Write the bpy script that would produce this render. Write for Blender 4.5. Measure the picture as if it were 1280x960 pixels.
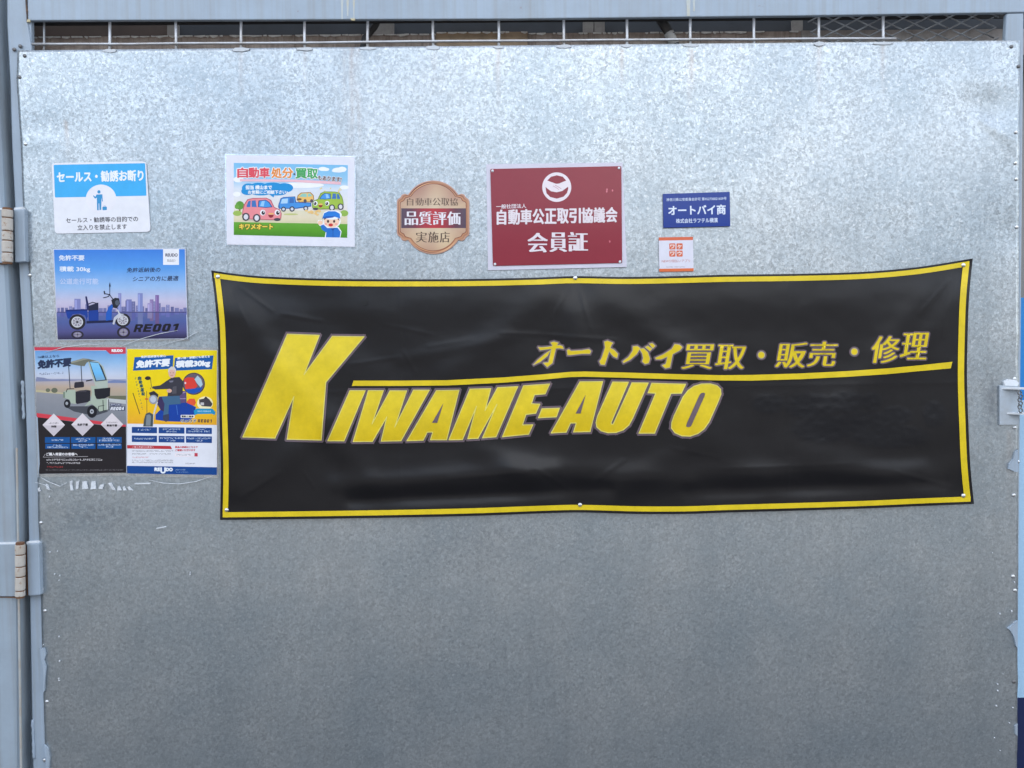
import bpy, bmesh, math, random
from mathutils import Vector, Matrix, noise
from mathutils.geometry import tessellate_polygon

# ------------------------------------------------------------------ camera, sky, sun, exposure
sc = bpy.context.scene
for o in list(bpy.data.objects):
    bpy.data.objects.remove(o, do_unlink=True)
C = sc.collection
FPX, DIST, CAM_Z = 960.0, 1.82, 1.56          # focal length in photo pixels, metres to the gate, eye height
R_CAM = (Matrix.Rotation(math.radians(90 - 1.9), 3, 'X') @ Matrix.Rotation(math.radians(-0.85), 3, 'Z'))
CAM = Vector((0, -DIST, CAM_Z))
cd = bpy.data.cameras.new('camera')
cd.sensor_width = 36.0
cd.lens = 36.0 * FPX / 1280.0
cd.clip_start, cd.clip_end = 0.05, 2000
cam = bpy.data.objects.new('camera', cd)
C.objects.link(cam)
cam.matrix_world = Matrix.Translation(CAM) @ R_CAM.to_4x4()
sc.camera = cam

SUN_EL, SUN_AZ = 52.0, 20.0                    # sun stands behind the gate: its front is in open shade
world = bpy.data.worlds.new('World')
sc.world = world
world.use_nodes = True
nt = world.node_tree
bg = nt.nodes['Background']
sky = nt.nodes.new('ShaderNodeTexSky')
sky.sky_type = 'NISHITA'
sky.sun_disc = False
sky.sun_elevation = math.radians(SUN_EL)
sky.sun_rotation = math.radians(SUN_AZ)
sky.air_density, sky.dust_density, sky.ozone_density = 1.0, 1.6, 1.0
tc = nt.nodes.new('ShaderNodeTexCoord')
cl = nt.nodes.new('ShaderNodeTexNoise')
cl.inputs['Scale'].default_value = 2.6
cl.inputs['Detail'].default_value = 5.0
cr = nt.nodes.new('ShaderNodeValToRGB')
cr.color_ramp.elements[0].position = 0.42
cr.color_ramp.elements[1].position = 0.66
cm = nt.nodes.new('ShaderNodeMixRGB')
cm.inputs['Color2'].default_value = (9.6, 9.6, 9.6, 1)      # sunlit cloud
nt.links.new(tc.outputs['Generated'], cl.inputs['Vector'])
nt.links.new(cl.outputs['Fac'], cr.inputs['Fac'])
nt.links.new(cr.outputs['Color'], cm.inputs['Fac'])
nt.links.new(sky.outputs['Color'], cm.inputs['Color1'])
nt.links.new(cm.outputs['Color'], bg.inputs['Color'])
bg.inputs['Strength'].default_value = 0.128

sd = bpy.data.lights.new('sun', 'SUN')
sd.energy, sd.angle, sd.color = 3.0, math.radians(0.53), (1.0, 0.95, 0.88)
sun = bpy.data.objects.new('sun', sd)
C.objects.link(sun)
_e, _a = math.radians(SUN_EL), math.radians(SUN_AZ)
to_sun = Vector((math.sin(_a) * math.cos(_e), math.cos(_a) * math.cos(_e), math.sin(_e)))
sun.rotation_euler = to_sun.to_track_quat('Z', 'Y').to_euler()
sun.location = (0, 6, 8)

sc.view_settings.view_transform = 'Standard'
sc.view_settings.look = 'None'
sc.view_settings.exposure = 1.73
sc.view_settings.gamma = 1.0
sc.view_settings.use_curve_mapping = False
sc.render.resolution_x, sc.render.resolution_y = 1024, 768

rnd = random.Random(7)


# ------------------------------------------------------------------ helpers
def U(px, py, d=0.0):
    """photo pixel -> point on the plane parallel to the gate, d metres in front of the sheet"""
    v = R_CAM @ Vector(((px - 640) / FPX, -(py - 480) / FPX, -1.0))
    t = (-d - CAM.y) / v.y
    return CAM + v * t


def lin(c):
    out = []
    for v in c[:3]:
        v /= 255.0
        out.append(v / 12.92 if v <= 0.04045 else ((v + 0.055) / 1.055) ** 2.4)
    return tuple(out)


def thing(name, label, cat, loc=(0, 0, 0), group=None):
    o = bpy.data.objects.new(name, None)
    C.objects.link(o)
    o.location = loc
    o.empty_display_size = 0.1
    o['label'] = label
    o['category'] = cat
    if group:
        o['group'] = group
    return o


def link_mesh(name, verts, faces, mats, parent=None, midx=None, smooth=False, cols=None):
    me = bpy.data.meshes.new(name)
    off = Vector(parent_world(parent)) if parent else Vector((0, 0, 0))
    me.from_pydata([tuple(Vector(v) - off) for v in verts], [], faces)
    if not isinstance(mats, (list, tuple)):
        mats = [mats]
    for m in mats:
        me.materials.append(m)
    if midx:
        me.polygons.foreach_set('material_index', midx)
    if cols:
        at = me.color_attributes.new('Col', 'FLOAT_COLOR', 'POINT')
        flat = []
        for c in cols:
            flat += [c[0], c[1], c[2], 1.0]
        at.data.foreach_set('color', flat)
    if smooth:
        me.polygons.foreach_set('use_smooth', [True] * len(me.polygons))
    me.update()
    o = bpy.data.objects.new(name, me)
    C.objects.link(o)
    if parent:
        o.parent = parent
    return o


def parent_world(p):
    v = Vector((0, 0, 0))
    while p is not None:
        v += p.location
        p = p.parent
    return v


class MB:
    """collects solids, links them as one mesh object"""
    def __init__(self):
        self.v, self.f = [], []

    def prism(self, pts, d0, d1):
        """pixel outline (at depth d0, towards the viewer), pushed back to depth d1 along the gate's normal"""
        n = len(pts)
        fr = [U(x, y, d0) for x, y in pts]
        b = len(self.v)
        self.v += fr + [Vector((p.x, -d1, p.z)) for p in fr]
        for tri in tessellate_polygon([[Vector((x, y, 0)) for x, y in pts]]):
            a = sum((pts[tri[i]][0] * pts[tri[(i + 1) % 3]][1] - pts[tri[(i + 1) % 3]][0] * pts[tri[i]][1]) for i in range(3))
            t = tri if a < 0 else tri[::-1]
            self.f.append(tuple(b + i for i in t))
            self.f.append(tuple(b + n + i for i in t[::-1]))
        area = sum(pts[i][0] * pts[(i + 1) % n][1] - pts[(i + 1) % n][0] * pts[i][1] for i in range(n))
        for i in range(n):
            j = (i + 1) % n
            q = (b + i, b + n + i, b + n + j, b + j)
            self.f.append(q if area < 0 else q[::-1])
        return self

    def box(self, lo, hi):
        b = len(self.v)
        for z in (lo[2], hi[2]):
            for y in (lo[1], hi[1]):
                for x in (lo[0], hi[0]):
                    self.v.append(Vector((x, y, z)))
        for q in ((0, 2, 3, 1), (4, 5, 7, 6), (0, 1, 5, 4), (2, 6, 7, 3), (0, 4, 6, 2), (1, 3, 7, 5)):
            self.f.append(tuple(b + i for i in q))
        return self

    def tube(self, pts, r, seg=8, cap=True):
        pts = [Vector(p) for p in pts]
        b0 = len(self.v)
        up = None
        for i, p in enumerate(pts):
            a = pts[max(i - 1, 0)]
            c = pts[min(i + 1, len(pts) - 1)]
            t = (c - a).normalized()
            if up is None:
                up = Vector((0, 1, 0)) if abs(t.y) < 0.9 else Vector((1, 0, 0))
            s = t.cross(up).normalized()
            up = s.cross(t).normalized()
            rr = r[i] if isinstance(r, (list, tuple)) else r
            for k in range(seg):
                an = 2 * math.pi * k / seg
                self.v.append(p + (s * math.cos(an) + up * math.sin(an)) * rr)
        for i in range(len(pts) - 1):
            for k in range(seg):
                k2 = (k + 1) % seg
                a = b0 + i * seg
                self.f.append((a + k, a + k2, a + seg + k2, a + seg + k))
        if cap:
            self.f.append(tuple(b0 + k for k in range(seg))[::-1])
            e = b0 + (len(pts) - 1) * seg
            self.f.append(tuple(e + k for k in range(seg)))
        return self

    def lathe_y(self, c, prof, seg=14):
        """profile of (radius, distance towards the viewer) about the gate's normal"""
        b0 = len(self.v)
        for r, d in prof:
            for k in range(seg):
                an = 2 * math.pi * k / seg
                self.v.append(Vector((c.x + r * math.cos(an), c.y - d, c.z + r * math.sin(an))))
        for i in range(len(prof) - 1):
            for k in range(seg):
                k2 = (k + 1) % seg
                a = b0 + i * seg
                self.f.append((a + k, a + k2, a + seg + k2, a + seg + k))
        e = b0 + (len(prof) - 1) * seg
        self.f.append(tuple(e + k for k in range(seg)))
        return self

    def build(self, name, mat, parent=None, smooth=False, bevel=0):
        o = link_mesh(name, self.v, self.f, mat, parent, smooth=smooth)
        bm = bmesh.new()
        bm.from_mesh(o.data)
        if bevel:
            bmesh.ops.dissolve_limit(bm, angle_limit=0.01, verts=bm.verts[:], edges=bm.edges[:])
        bmesh.ops.recalc_face_normals(bm, faces=bm.faces)
        bm.to_mesh(o.data)
        bm.free()
        if bevel:
            m = o.modifiers.new('bevel', 'BEVEL')
            m.width, m.segments, m.limit_method = bevel, 2, 'ANGLE'
        return o


def tag(o, label, cat, group=None, kind=None):
    if label:
        o['label'] = label
    if cat:
        o['category'] = cat
    if group:
        o['group'] = group
    if kind:
        o['kind'] = kind
    return o


# ------------------------------------------------------------------ materials
def new_mat(name):
    m = bpy.data.materials.new(name)
    m.use_nodes = True
    return m, m.node_tree, m.node_tree.nodes['Principled BSDF']


def N(t, kind, **kw):
    n = t.nodes.new(kind)
    for k, v in kw.items():
        if k in n.inputs:
            n.inputs[k].default_value = v
        else:
            setattr(n, k, v)
    return n


def ramp(t, src, p0, c0, p1, c1):
    r = t.nodes.new('ShaderNodeValToRGB')
    r.color_ramp.elements[0].position, r.color_ramp.elements[0].color = p0, (*c0, 1)
    r.color_ramp.elements[1].position, r.color_ramp.elements[1].color = p1, (*c1, 1)
    t.links.new(src, r.inputs['Fac'])
    return r


def mix(t, fac, a, b):
    n = t.nodes.new('ShaderNodeMixRGB')
    for s, i in ((fac, 'Fac'), (a, 'Color1'), (b, 'Color2')):
        if hasattr(s, 'links'):
            t.links.new(s, n.inputs[i])
        else:
            n.inputs[i].default_value = s if i == 'Fac' else (*s, 1)
    return n.outputs['Color']


def bump(t, p, src, strength, dist):
    b = N(t, 'ShaderNodeBump', Strength=strength, Distance=dist)
    t.links.new(src, b.inputs['Height'])
    t.links.new(b.outputs['Normal'], p.inputs['Normal'])
    return b


def coord(t):
    return t.nodes.new('ShaderNodeTexCoord').outputs['Object']


def weathered(name, base, dirt, rough=0.5, scale=9.0, amount=0.5, rust=0.0, metal=0.0, fine=120.0, rust_at=0.66, streak=None, grain=False):
    m, t, p = new_mat(name)
    co = coord(t)
    n1 = N(t, 'ShaderNodeTexNoise', Scale=scale, Detail=8.0, Roughness=0.65)
    n2 = N(t, 'ShaderNodeTexNoise', Scale=fine, Detail=4.0)
    t.links.new(co, n1.inputs['Vector'])
    t.links.new(co, n2.inputs['Vector'])
    r1 = ramp(t, n1.outputs['Fac'], 0.42, (0, 0, 0), 0.75, (amount,) * 3)
    col = mix(t, r1.outputs['Color'], base, dirt)
    if streak or grain:
        mp = N(t, 'ShaderNodeMapping')
        mp.inputs['Scale'].default_value = (60, 60, 1.6) if streak else (160, 160, 10)
        t.links.new(co, mp.inputs['Vector'])
        n5 = N(t, 'ShaderNodeTexNoise', Scale=1.0, Detail=6.0, Roughness=0.6)
        t.links.new(mp.outputs['Vector'], n5.inputs['Vector'])
        r6 = ramp(t, n5.outputs['Fac'], 0.46, (0, 0, 0), 0.78, ((0.6,) * 3 if streak else (0.9,) * 3))
        col = mix(t, r6.outputs['Color'], col, streak or dirt)
    if rust:
        n3 = N(t, 'ShaderNodeTexNoise', Scale=scale * 4, Detail=10.0, Roughness=0.75)
        t.links.new(co, n3.inputs['Vector'])
        r3 = ramp(t, n3.outputs['Fac'], rust_at, (0, 0, 0), rust_at + 0.08, (rust,) * 3)
        col = mix(t, r3.outputs['Color'], col, (0.22, 0.105, 0.045))
    t.links.new(col, p.inputs['Base Color'])
    p.inputs['Roughness'].default_value = rough
    p.inputs['Metallic'].default_value = metal
    bump(t, p, n2.outputs['Fac'], 0.25, 0.001)
    return m


def galvanised():
    m, t, p = new_mat('galvanised_sheet')
    co = coord(t)
    # warped coordinates so that the crystals are feathery rather than straight cells
    w = N(t, 'ShaderNodeTexNoise', Scale=140.0, Detail=3.0)
    t.links.new(co, w.inputs['Vector'])
    wv = N(t, 'ShaderNodeVectorMath', operation='MULTIPLY_ADD')
    wv.inputs[1].default_value = (0.010, 0.010, 0.010)
    t.links.new(w.outputs['Color'], wv.inputs[0])
    t.links.new(co, wv.inputs[2])
    v1 = N(t, 'ShaderNodeTexVoronoi', Scale=190.0)
    v2 = N(t, 'ShaderNodeTexVoronoi', Scale=420.0)
    for v in (v1, v2):
        t.links.new(wv.outputs[0], v.inputs['Vector'])

    def mth(op, a, b=None):
        n_ = N(t, 'ShaderNodeMath', operation=op)
        for k_, s_ in enumerate((a, b)):
            if s_ is None:
                continue
            if hasattr(s_, 'links'):
                t.links.new(s_, n_.inputs[k_])
            else:
                n_.inputs[k_].default_value = s_
        return n_.outputs[0]

    def centred(src, k):
        a = N(t, 'ShaderNodeVectorMath', operation='MULTIPLY_ADD')
        a.inputs[1].default_value = (k, k * 0.3, k)
        a.inputs[2].default_value = (-k / 2, -k * 0.15, -k / 2)
        t.links.new(src, a.inputs[0])
        return a.outputs[0]
    geo = t.nodes.new('ShaderNodeNewGeometry')
    s1 = N(t, 'ShaderNodeVectorMath', operation='ADD')
    t.links.new(centred(v1.outputs['Color'], 0.05), s1.inputs[0])
    t.links.new(centred(v2.outputs['Color'], 0.05), s1.inputs[1])
    s2 = N(t, 'ShaderNodeVectorMath', operation='ADD')
    t.links.new(geo.outputs['Normal'], s2.inputs[0])
    t.links.new(s1.outputs[0], s2.inputs[1])
    s3 = N(t, 'ShaderNodeVectorMath', operation='NORMALIZE')
    t.links.new(s2.outputs[0], s3.inputs[0])
    t.links.new(s3.outputs[0], p.inputs['Normal'])
    # zinc patina: broad cloudy tone, fine per-crystal tone, small dark specks
    n1 = N(t, 'ShaderNodeTexNoise', Scale=3.5, Detail=6.0, Roughness=0.6)
    t.links.new(co, n1.inputs['Vector'])
    r1 = ramp(t, n1.outputs['Fac'], 0.35, (0.325, 0.375, 0.41), 0.70, (0.42, 0.452, 0.47))
    sep = t.nodes.new('ShaderNodeSeparateColor')
    t.links.new(v1.outputs['Color'], sep.inputs[0])
    # feathery streaks, running a different way in each crystal
    th = mth('MULTIPLY', sep.outputs[2], 6.283)
    xyz = t.nodes.new('ShaderNodeSeparateXYZ')
    t.links.new(wv.outputs[0], xyz.inputs[0])
    dd = mth('ADD', mth('MULTIPLY', xyz.outputs[0], mth('COSINE', th)), mth('MULTIPLY', xyz.outputs[2], mth('SINE', th)))
    wave = mth('SINE', mth('MULTIPLY', dd, 1900.0))
    tone = mth('ADD', mth('MULTIPLY', wave, 0.30), sep.outputs[1])
    r2 = ramp(t, tone, -0.3, (0.68,) * 3, 1.3, (1.38,) * 3)
    r2.color_ramp.elements[0].position, r2.color_ramp.elements[1].position = 0.0, 1.0
    # spangle is crisp high up, fainter lower down, and uneven all over
    at = N(t, 'ShaderNodeVertexColor', layer_name='Col')
    sp = t.nodes.new('ShaderNodeSeparateColor')
    t.links.new(at.outputs['Color'], sp.inputs[0])
    nz = N(t, 'ShaderNodeTexNoise', Scale=7.0, Detail=5.0, Roughness=0.65)
    t.links.new(co, nz.inputs['Vector'])
    rz = ramp(t, nz.outputs['Fac'], 0.30, (0.35,) * 3, 0.72, (1.0,) * 3)
    mu = N(t, 'ShaderNodeMixRGB', blend_type='MULTIPLY', Fac=1.0)
    t.links.new(mth('MULTIPLY', sp.outputs[2], rz.outputs['Color']), mu.inputs['Fac'])
    t.links.new(r1.outputs['Color'], mu.inputs['Color1'])
    t.links.new(r2.outputs['Color'], mu.inputs['Color2'])
    # bright needle-shaped flakes
    v3 = N(t, 'ShaderNodeTexVoronoi', Scale=260.0)
    t.links.new(wv.outputs[0], v3.inputs['Vector'])
    s3_ = t.nodes.new('ShaderNodeSeparateColor')
    t.links.new(v3.outputs['Color'], s3_.inputs[0])
    rf = ramp(t, s3_.outputs[0], 0.90, (0, 0, 0), 0.97, (0.75,) * 3)
    mu2 = mix(t, mth('MULTIPLY', rf.outputs['Color'], mth('MULTIPLY', sp.outputs[2], 0.8)), mu.outputs['Color'], (0.60, 0.63, 0.65))
    n4 = N(t, 'ShaderNodeTexNoise', Scale=300.0, Detail=3.0)
    t.links.new(co, n4.inputs['Vector'])
    r4 = ramp(t, n4.outputs['Fac'], 0.70, (0, 0, 0), 0.80, (0.30,) * 3)
    c4 = mix(t, r4.outputs['Color'], mu2, (0.20, 0.22, 0.24))
    c5 = mix(t, sp.outputs[0], c4, (0.30, 0.17, 0.085))          # rust runs
    c6 = mix(t, sp.outputs[1], c5, (0.10, 0.12, 0.15))           # worn dark patina
    # faint water runs down the sheet and small pale scuffs
    mp = N(t, 'ShaderNodeMapping')
    mp.inputs['Scale'].default_value = (26, 26, 0.9)
    t.links.new(co, mp.inputs['Vector'])
    n7 = N(t, 'ShaderNodeTexNoise', Scale=1.0, Detail=7.0, Roughness=0.65)
    t.links.new(mp.outputs['Vector'], n7.inputs['Vector'])
    r7 = ramp(t, n7.outputs['Fac'], 0.50, (0, 0, 0), 0.80, (0.34,) * 3)
    c6 = mix(t, r7.outputs['Color'], c6, (0.26, 0.29, 0.31))
    n8 = N(t, 'ShaderNodeTexNoise', Scale=230.0, Detail=1.0)
    t.links.new(co, n8.inputs['Vector'])
    r8 = ramp(t, n8.outputs['Fac'], 0.755, (0, 0, 0), 0.79, (0.5,) * 3)
    c6 = mix(t, r8.outputs['Color'], c6, (0.66, 0.68, 0.70))
    mp2 = N(t, 'ShaderNodeMapping')
    mp2.inputs['Scale'].default_value = (14, 14, 420)
    mp2.inputs['Rotation'].default_value = (0, 0.5, 0)
    t.links.new(co, mp2.inputs['Vector'])
    n9 = N(t, 'ShaderNodeTexNoise', Scale=1.0, Detail=2.0)
    t.links.new(mp2.outputs['Vector'], n9.inputs['Vector'])
    r9 = ramp(t, n9.outputs['Fac'], 0.735, (0, 0, 0), 0.80, (0.30,) * 3)
    c6 = mix(t, r9.outputs['Color'], c6, (0.60, 0.62, 0.64))
    t.links.new(c6, p.inputs['Base Color'])
    p.inputs['Metallic'].default_value = 0.86
    r5 = ramp(t, sep.outputs[0], 0.0, (0.33,) * 3, 1.0, (0.43,) * 3)
    t.links.new(r5.outputs['Color'], p.inputs['Roughness'])
    return m


def print_mat(name, rough, coat=0.0, grain=0.05, bscale=700.0, bdist=0.0002, spec=0.22):
    """flat print: colours come from the printed faces, with slight fading"""
    m, t, p = new_mat(name)
    at = N(t, 'ShaderNodeVertexColor', layer_name='Col')
    n = N(t, 'ShaderNodeTexNoise', Scale=28.0, Detail=8.0, Roughness=0.7)
    co = coord(t)
    t.links.new(co, n.inputs['Vector'])
    r = ramp(t, n.outputs['Fac'], 0.3, (1 - grain * 2,) * 3, 0.7, (1.0,) * 3)
    mu = N(t, 'ShaderNodeMixRGB', blend_type='MULTIPLY', Fac=1.0)
    t.links.new(at.outputs['Color'], mu.inputs['Color1'])
    t.links.new(r.outputs['Color'], mu.inputs['Color2'])
    t.links.new(mu.outputs['Color'], p.inputs['Base Color'])
    p.inputs['Roughness'].default_value = rough
    p.inputs['Coat Weight'].default_value = coat
    p.inputs['Coat Roughness'].default_value = 0.12
    p.inputs['Specular IOR Level'].default_value = spec
    n2 = N(t, 'ShaderNodeTexNoise', Scale=bscale, Detail=2.0)
    t.links.new(co, n2.inputs['Vector'])
    bump(t, p, n2.outputs['Fac'], 0.15, bdist)
    return m


def film_mat():
    m, t, p = new_mat('clear_film')
    out = t.nodes['Material Output']
    tr = t.nodes.new('ShaderNodeBsdfTransparent')
    gl = N(t, 'ShaderNodeBsdfGlossy', Roughness=0.18)
    gl.inputs['Color'].default_value = (0.9, 0.93, 0.95, 1)
    n = N(t, 'ShaderNodeTexNoise', Scale=60.0, Detail=5.0)
    t.links.new(coord(t), n.inputs['Vector'])
    r = ramp(t, n.outputs['Fac'], 0.4, (0.15,) * 3, 0.75, (0.5,) * 3)
    mx = t.nodes.new('ShaderNodeMixShader')
    t.links.new(r.outputs['Color'], mx.inputs[0])
    t.links.new(tr.outputs[0], mx.inputs[1])
    t.links.new(gl.outputs[0], mx.inputs[2])
    t.links.new(mx.outputs[0], out.inputs['Surface'])
    return m


M = {}
M['galv'] = galvanised()
M['paint'] = weathered('grey_blue_gate_paint', (0.30, 0.375, 0.46), (0.21, 0.25, 0.29), 0.42, 5.0, 0.55, rust=0.75, rust_at=0.665, streak=(0.24, 0.25, 0.24))
M['paint_post'] = weathered('grey_blue_post_paint', (0.29, 0.36, 0.43), (0.19, 0.22, 0.25), 0.45, 4.0, 0.6, rust=0.75, rust_at=0.66, streak=(0.20, 0.19, 0.17))
M['hinge'] = weathered('rusty_hinge_paint', (0.44, 0.42, 0.385), (0.34, 0.27, 0.20), 0.55, 22.0, 0.8, rust=0.8, rust_at=0.56)
M['rustline'] = weathered('rust', (0.13, 0.06, 0.03), (0.25, 0.13, 0.06), 0.8, 30.0, 0.7)
M['wire'] = weathered('galvanised_wire', (0.50, 0.52, 0.55), (0.30, 0.27, 0.24), 0.45, 30.0, 0.7, rust=0.6, metal=0.5, rust_at=0.62)
M['mesh'] = weathered('expanded_metal', (0.28, 0.30, 0.32), (0.10, 0.08, 0.07), 0.5, 25.0, 0.8, rust=0.4, metal=0.5)
M['screw'] = weathered('screw_steel', (0.62, 0.64, 0.66), (0.38, 0.36, 0.34), 0.3, 60.0, 0.5, metal=0.95)
M['screw_dull'] = weathered('dull_screw', (0.16, 0.17, 0.18), (0.10, 0.07, 0.05), 0.45, 60.0, 0.6, metal=0.6)
M['putty'] = weathered('pale_putty', (0.62, 0.66, 0.70), (0.40, 0.40, 0.38), 0.7, 40.0, 0.4)
M['dab'] = weathered('zinc_grey_putty', (0.50, 0.54, 0.58), (0.40, 0.42, 0.44), 0.6, 40.0, 0.5)
M['tape'] = weathered('tape_residue', (0.60, 0.64, 0.68), (0.34, 0.36, 0.38), 0.5, 60.0, 0.8)
M['beam'] = weathered('slate_grey_beam', (0.085, 0.10, 0.12), (0.05, 0.05, 0.05), 0.6, 8.0, 0.6)
M['beam_brown'] = weathered('brown_beam', (0.13, 0.10, 0.085), (0.06, 0.05, 0.045), 0.7, 8.0, 0.6)
M['timber'] = weathered('weathered_timber', (0.40, 0.33, 0.285), (0.16, 0.12, 0.10), 0.85, 30.0, 0.9, grain=True)
M['timber_edge'] = weathered('flaking_white_edge', (0.82, 0.82, 0.80), (0.45, 0.42, 0.40), 0.85, 60.0, 1.0)
M['block'] = weathered('pale_spacer_block', (0.40, 0.39, 0.37), (0.18, 0.16, 0.15), 0.85, 20.0, 0.8)
M['chunk'] = weathered('sandy_mortar', (0.42, 0.31, 0.21), (0.2, 0.16, 0.12), 0.9, 30.0, 0.8)
M['concrete'] = weathered('mottled_concrete', (0.36, 0.33, 0.31), (0.17, 0.15, 0.14), 0.9, 30.0, 0.9)
M['rubber'] = weathered('black_rubber', (0.025, 0.025, 0.028), (0.10, 0.09, 0.08), 0.55, 30.0, 0.6)
M['render'] = weathered('grey_wall_render', (0.30, 0.30, 0.29), (0.18, 0.18, 0.17), 0.9, 1.5, 0.7, fine=60)
M['asphalt'] = weathered('asphalt', (0.125, 0.122, 0.118), (0.08, 0.08, 0.08), 0.9, 1.2, 0.8, fine=90)
M['unseen_wall'] = weathered('unseen_wall_siding', (0.13, 0.125, 0.12), (0.08, 0.08, 0.08), 0.8, 1.5, 0.7)
M['print'] = print_mat('laminated_print', 0.38, 0.04)
M['print_matt'] = print_mat('matt_print', 0.55, 0.0)
M['plate'] = print_mat('glossy_plate_print', 0.30, 0.28, 0.03)
M['vinyl'] = print_mat('vinyl_banner_print', 0.34, 0.0, 0.10, 1500.0, 0.0003, 0.36)
M['film'] = film_mat()
M['blue'] = weathered('blue_board', (0.01, 0.22, 0.60), (0.01, 0.18, 0.50), 0.35, 4.0, 0.5)
M['pale_blue'] = weathered('pale_blue_board', (0.36, 0.56, 0.74), (0.28, 0.46, 0.62), 0.35, 4.0, 0.5)
M['navy'] = weathered('navy_board', (0.006, 0.016, 0.075), (0.01, 0.02, 0.06), 0.35, 4.0, 0.5)

# ------------------------------------------------------------------ setting: ground, building wall behind
g = MB()
g.v = [Vector(p) for p in ((-300, -300, 0), (300, -300, 0), (300, 300, 0), (-300, 300, 0))]
g.f = [(0, 1, 2, 3)]
tag(g.build('ground', M['asphalt']), None, None, kind='structure')

bw = MB().box((-9, 0.198, -0.1), (9, 0.45, 4.4)).build('building_wall', M['render'])
tag(bw, 'plain grey rendered wall standing behind the gate', 'wall')

# unseen building added across the street behind the camera for the darker band mirrored in the sheet
sw = MB().box((-26, -15.4, -0.1), (22, -15.0, 4.3)).box((-26, -15.6, 4.3), (22, -14.6, 4.5)).build('unseen_street_wall', M['unseen_wall'])
tag(sw, None, None, kind='structure')

# ------------------------------------------------------------------ gate post with hinge barrels
GZ = 1420     # pixel row safely below the ground line: outlines run down to it, then are cut at the ground


def clip_ground(o, z=0.0):
    off = parent_world(o.parent) if o.parent else Vector((0, 0, 0))
    for v in o.data.vertices:
        if v.co.z + off.z < z:
            v.co.z = z - off.z
    o.data.update()


post = thing('gate_post', 'grey blue steel post carrying the rusty gate hinges', 'post', U(-8, 1400))
post.location = (U(-8, 900).x, 0.0, 0.0)
# square tube post: its front face and its inner side, with a rounded corner
pp = MB().prism([(-62, -60), (-14, -60), (20, 620), (24.5, 960), (30, GZ), (-45, GZ)], 0.02, -0.075)
o = pp.build('tube', M['paint_post'], post, bevel=0.012)
clip_ground(o)
st = MB().prism([(12, -60), (16, 240), (35, 640), (42.5, 960), (48, GZ), (30, GZ), (20, 640), (-16, -60)], -0.030, -0.07)
o = st.build('gap_strip', weathered('dark_gap_paint', (0.16, 0.20, 0.24), (0.10, 0.12, 0.14), 0.5, 5.0, 0.5), post)  # strip filling the gap beside the stile, in a darker post colour
clip_ground(o)
ln = MB().prism([(19.5, 560), (21.5, 560), (27.5, 980), (30, GZ), (27, GZ), (25, 980)], 0.021, 0.018)
o = ln.build('rust_run', weathered('pale_rust_run', (0.34, 0.36, 0.36), (0.30, 0.24, 0.18), 0.7, 25.0, 0.8), post)
clip_ground(o)

HINGES = [((3.0, 15.5), [262, 272.5, 289, 301, 316, 328.5]), ((19.5, 31.0), [680, 693, 708, 720.5, 738, 745.5])]
for (xa, xb), ys in HINGES:
    xc = (xa + xb) / 2
    top, bot = U(xc, ys[0], 0.028), U(xc, ys[-1], 0.028)
    rad = (U(xb, ys[0], 0.028).x - U(xa, ys[0], 0.028).x) / 2
    pin = MB().tube([top + Vector((0, 0, 0.004)), bot - Vector((0, 0, 0.003))], rad * 0.86, 12).build('hinge_pin', M['rustline'], post, smooth=False)
    for a, b in zip(ys[:-1], ys[1:]):
        p0, p1 = U(xc, a + 0.7, 0.028), U(xc, b - 0.7, 0.028)
        k = MB().tube([p0, p0.lerp(p1, 0.06), p0.lerp(p1, 0.94), p1], [rad * 0.93, rad, rad, rad * 0.93], 16).build('hinge_knuckle', M['hinge'], post)
    # leaf welded to the post
    MB().prism([(xa - 24, ys[0] + 0.5), (xc - 3, ys[0] + 0.5), (xc - 3, ys[-1]), (xa - 24, ys[-1])], 0.027, 0.017).build('hinge_leaf', M['paint_post'], post, bevel=0.001)
    MB().prism([(xa - 24, ys[-1] + 0.6), (xc - 3, ys[-1] + 0.6), (xc - 3, ys[-1] + 2.0), (xa - 24, ys[-1] + 1.4)], 0.0225, 0.015).build('weld_bead', M['rustline'], post)
    MB().prism([(xa - 24, ys[0] - 1.6), (xc + 2, ys[0] - 2.2), (xc + 2, ys[0]), (xa - 24, ys[0])], 0.0235, 0.015).build('weld_bead', M['putty'], post)

# ------------------------------------------------------------------ gate leaf
gate = thing('gate', 'galvanised sheet steel gate leaf in a grey blue painted frame', 'gate', (0, 0.02, 0))

LEFT_EDGE = [(24, 50), (22, 66), (20.5, 100), (26, 180), (28, 240), (31, 300), (37, 345), (42, 440), (46, 560), (48, 650), (51, 745), (54, 860), (57, 960), (68, GZ)]


def interp(line, y):
    for (x0, y0), (x1, y1) in zip(line[:-1], line[1:]):
        if y <= y1:
            return x0 + (x1 - x0) * (y - y0) / (y1 - y0)
    return line[-1][0]


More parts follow.
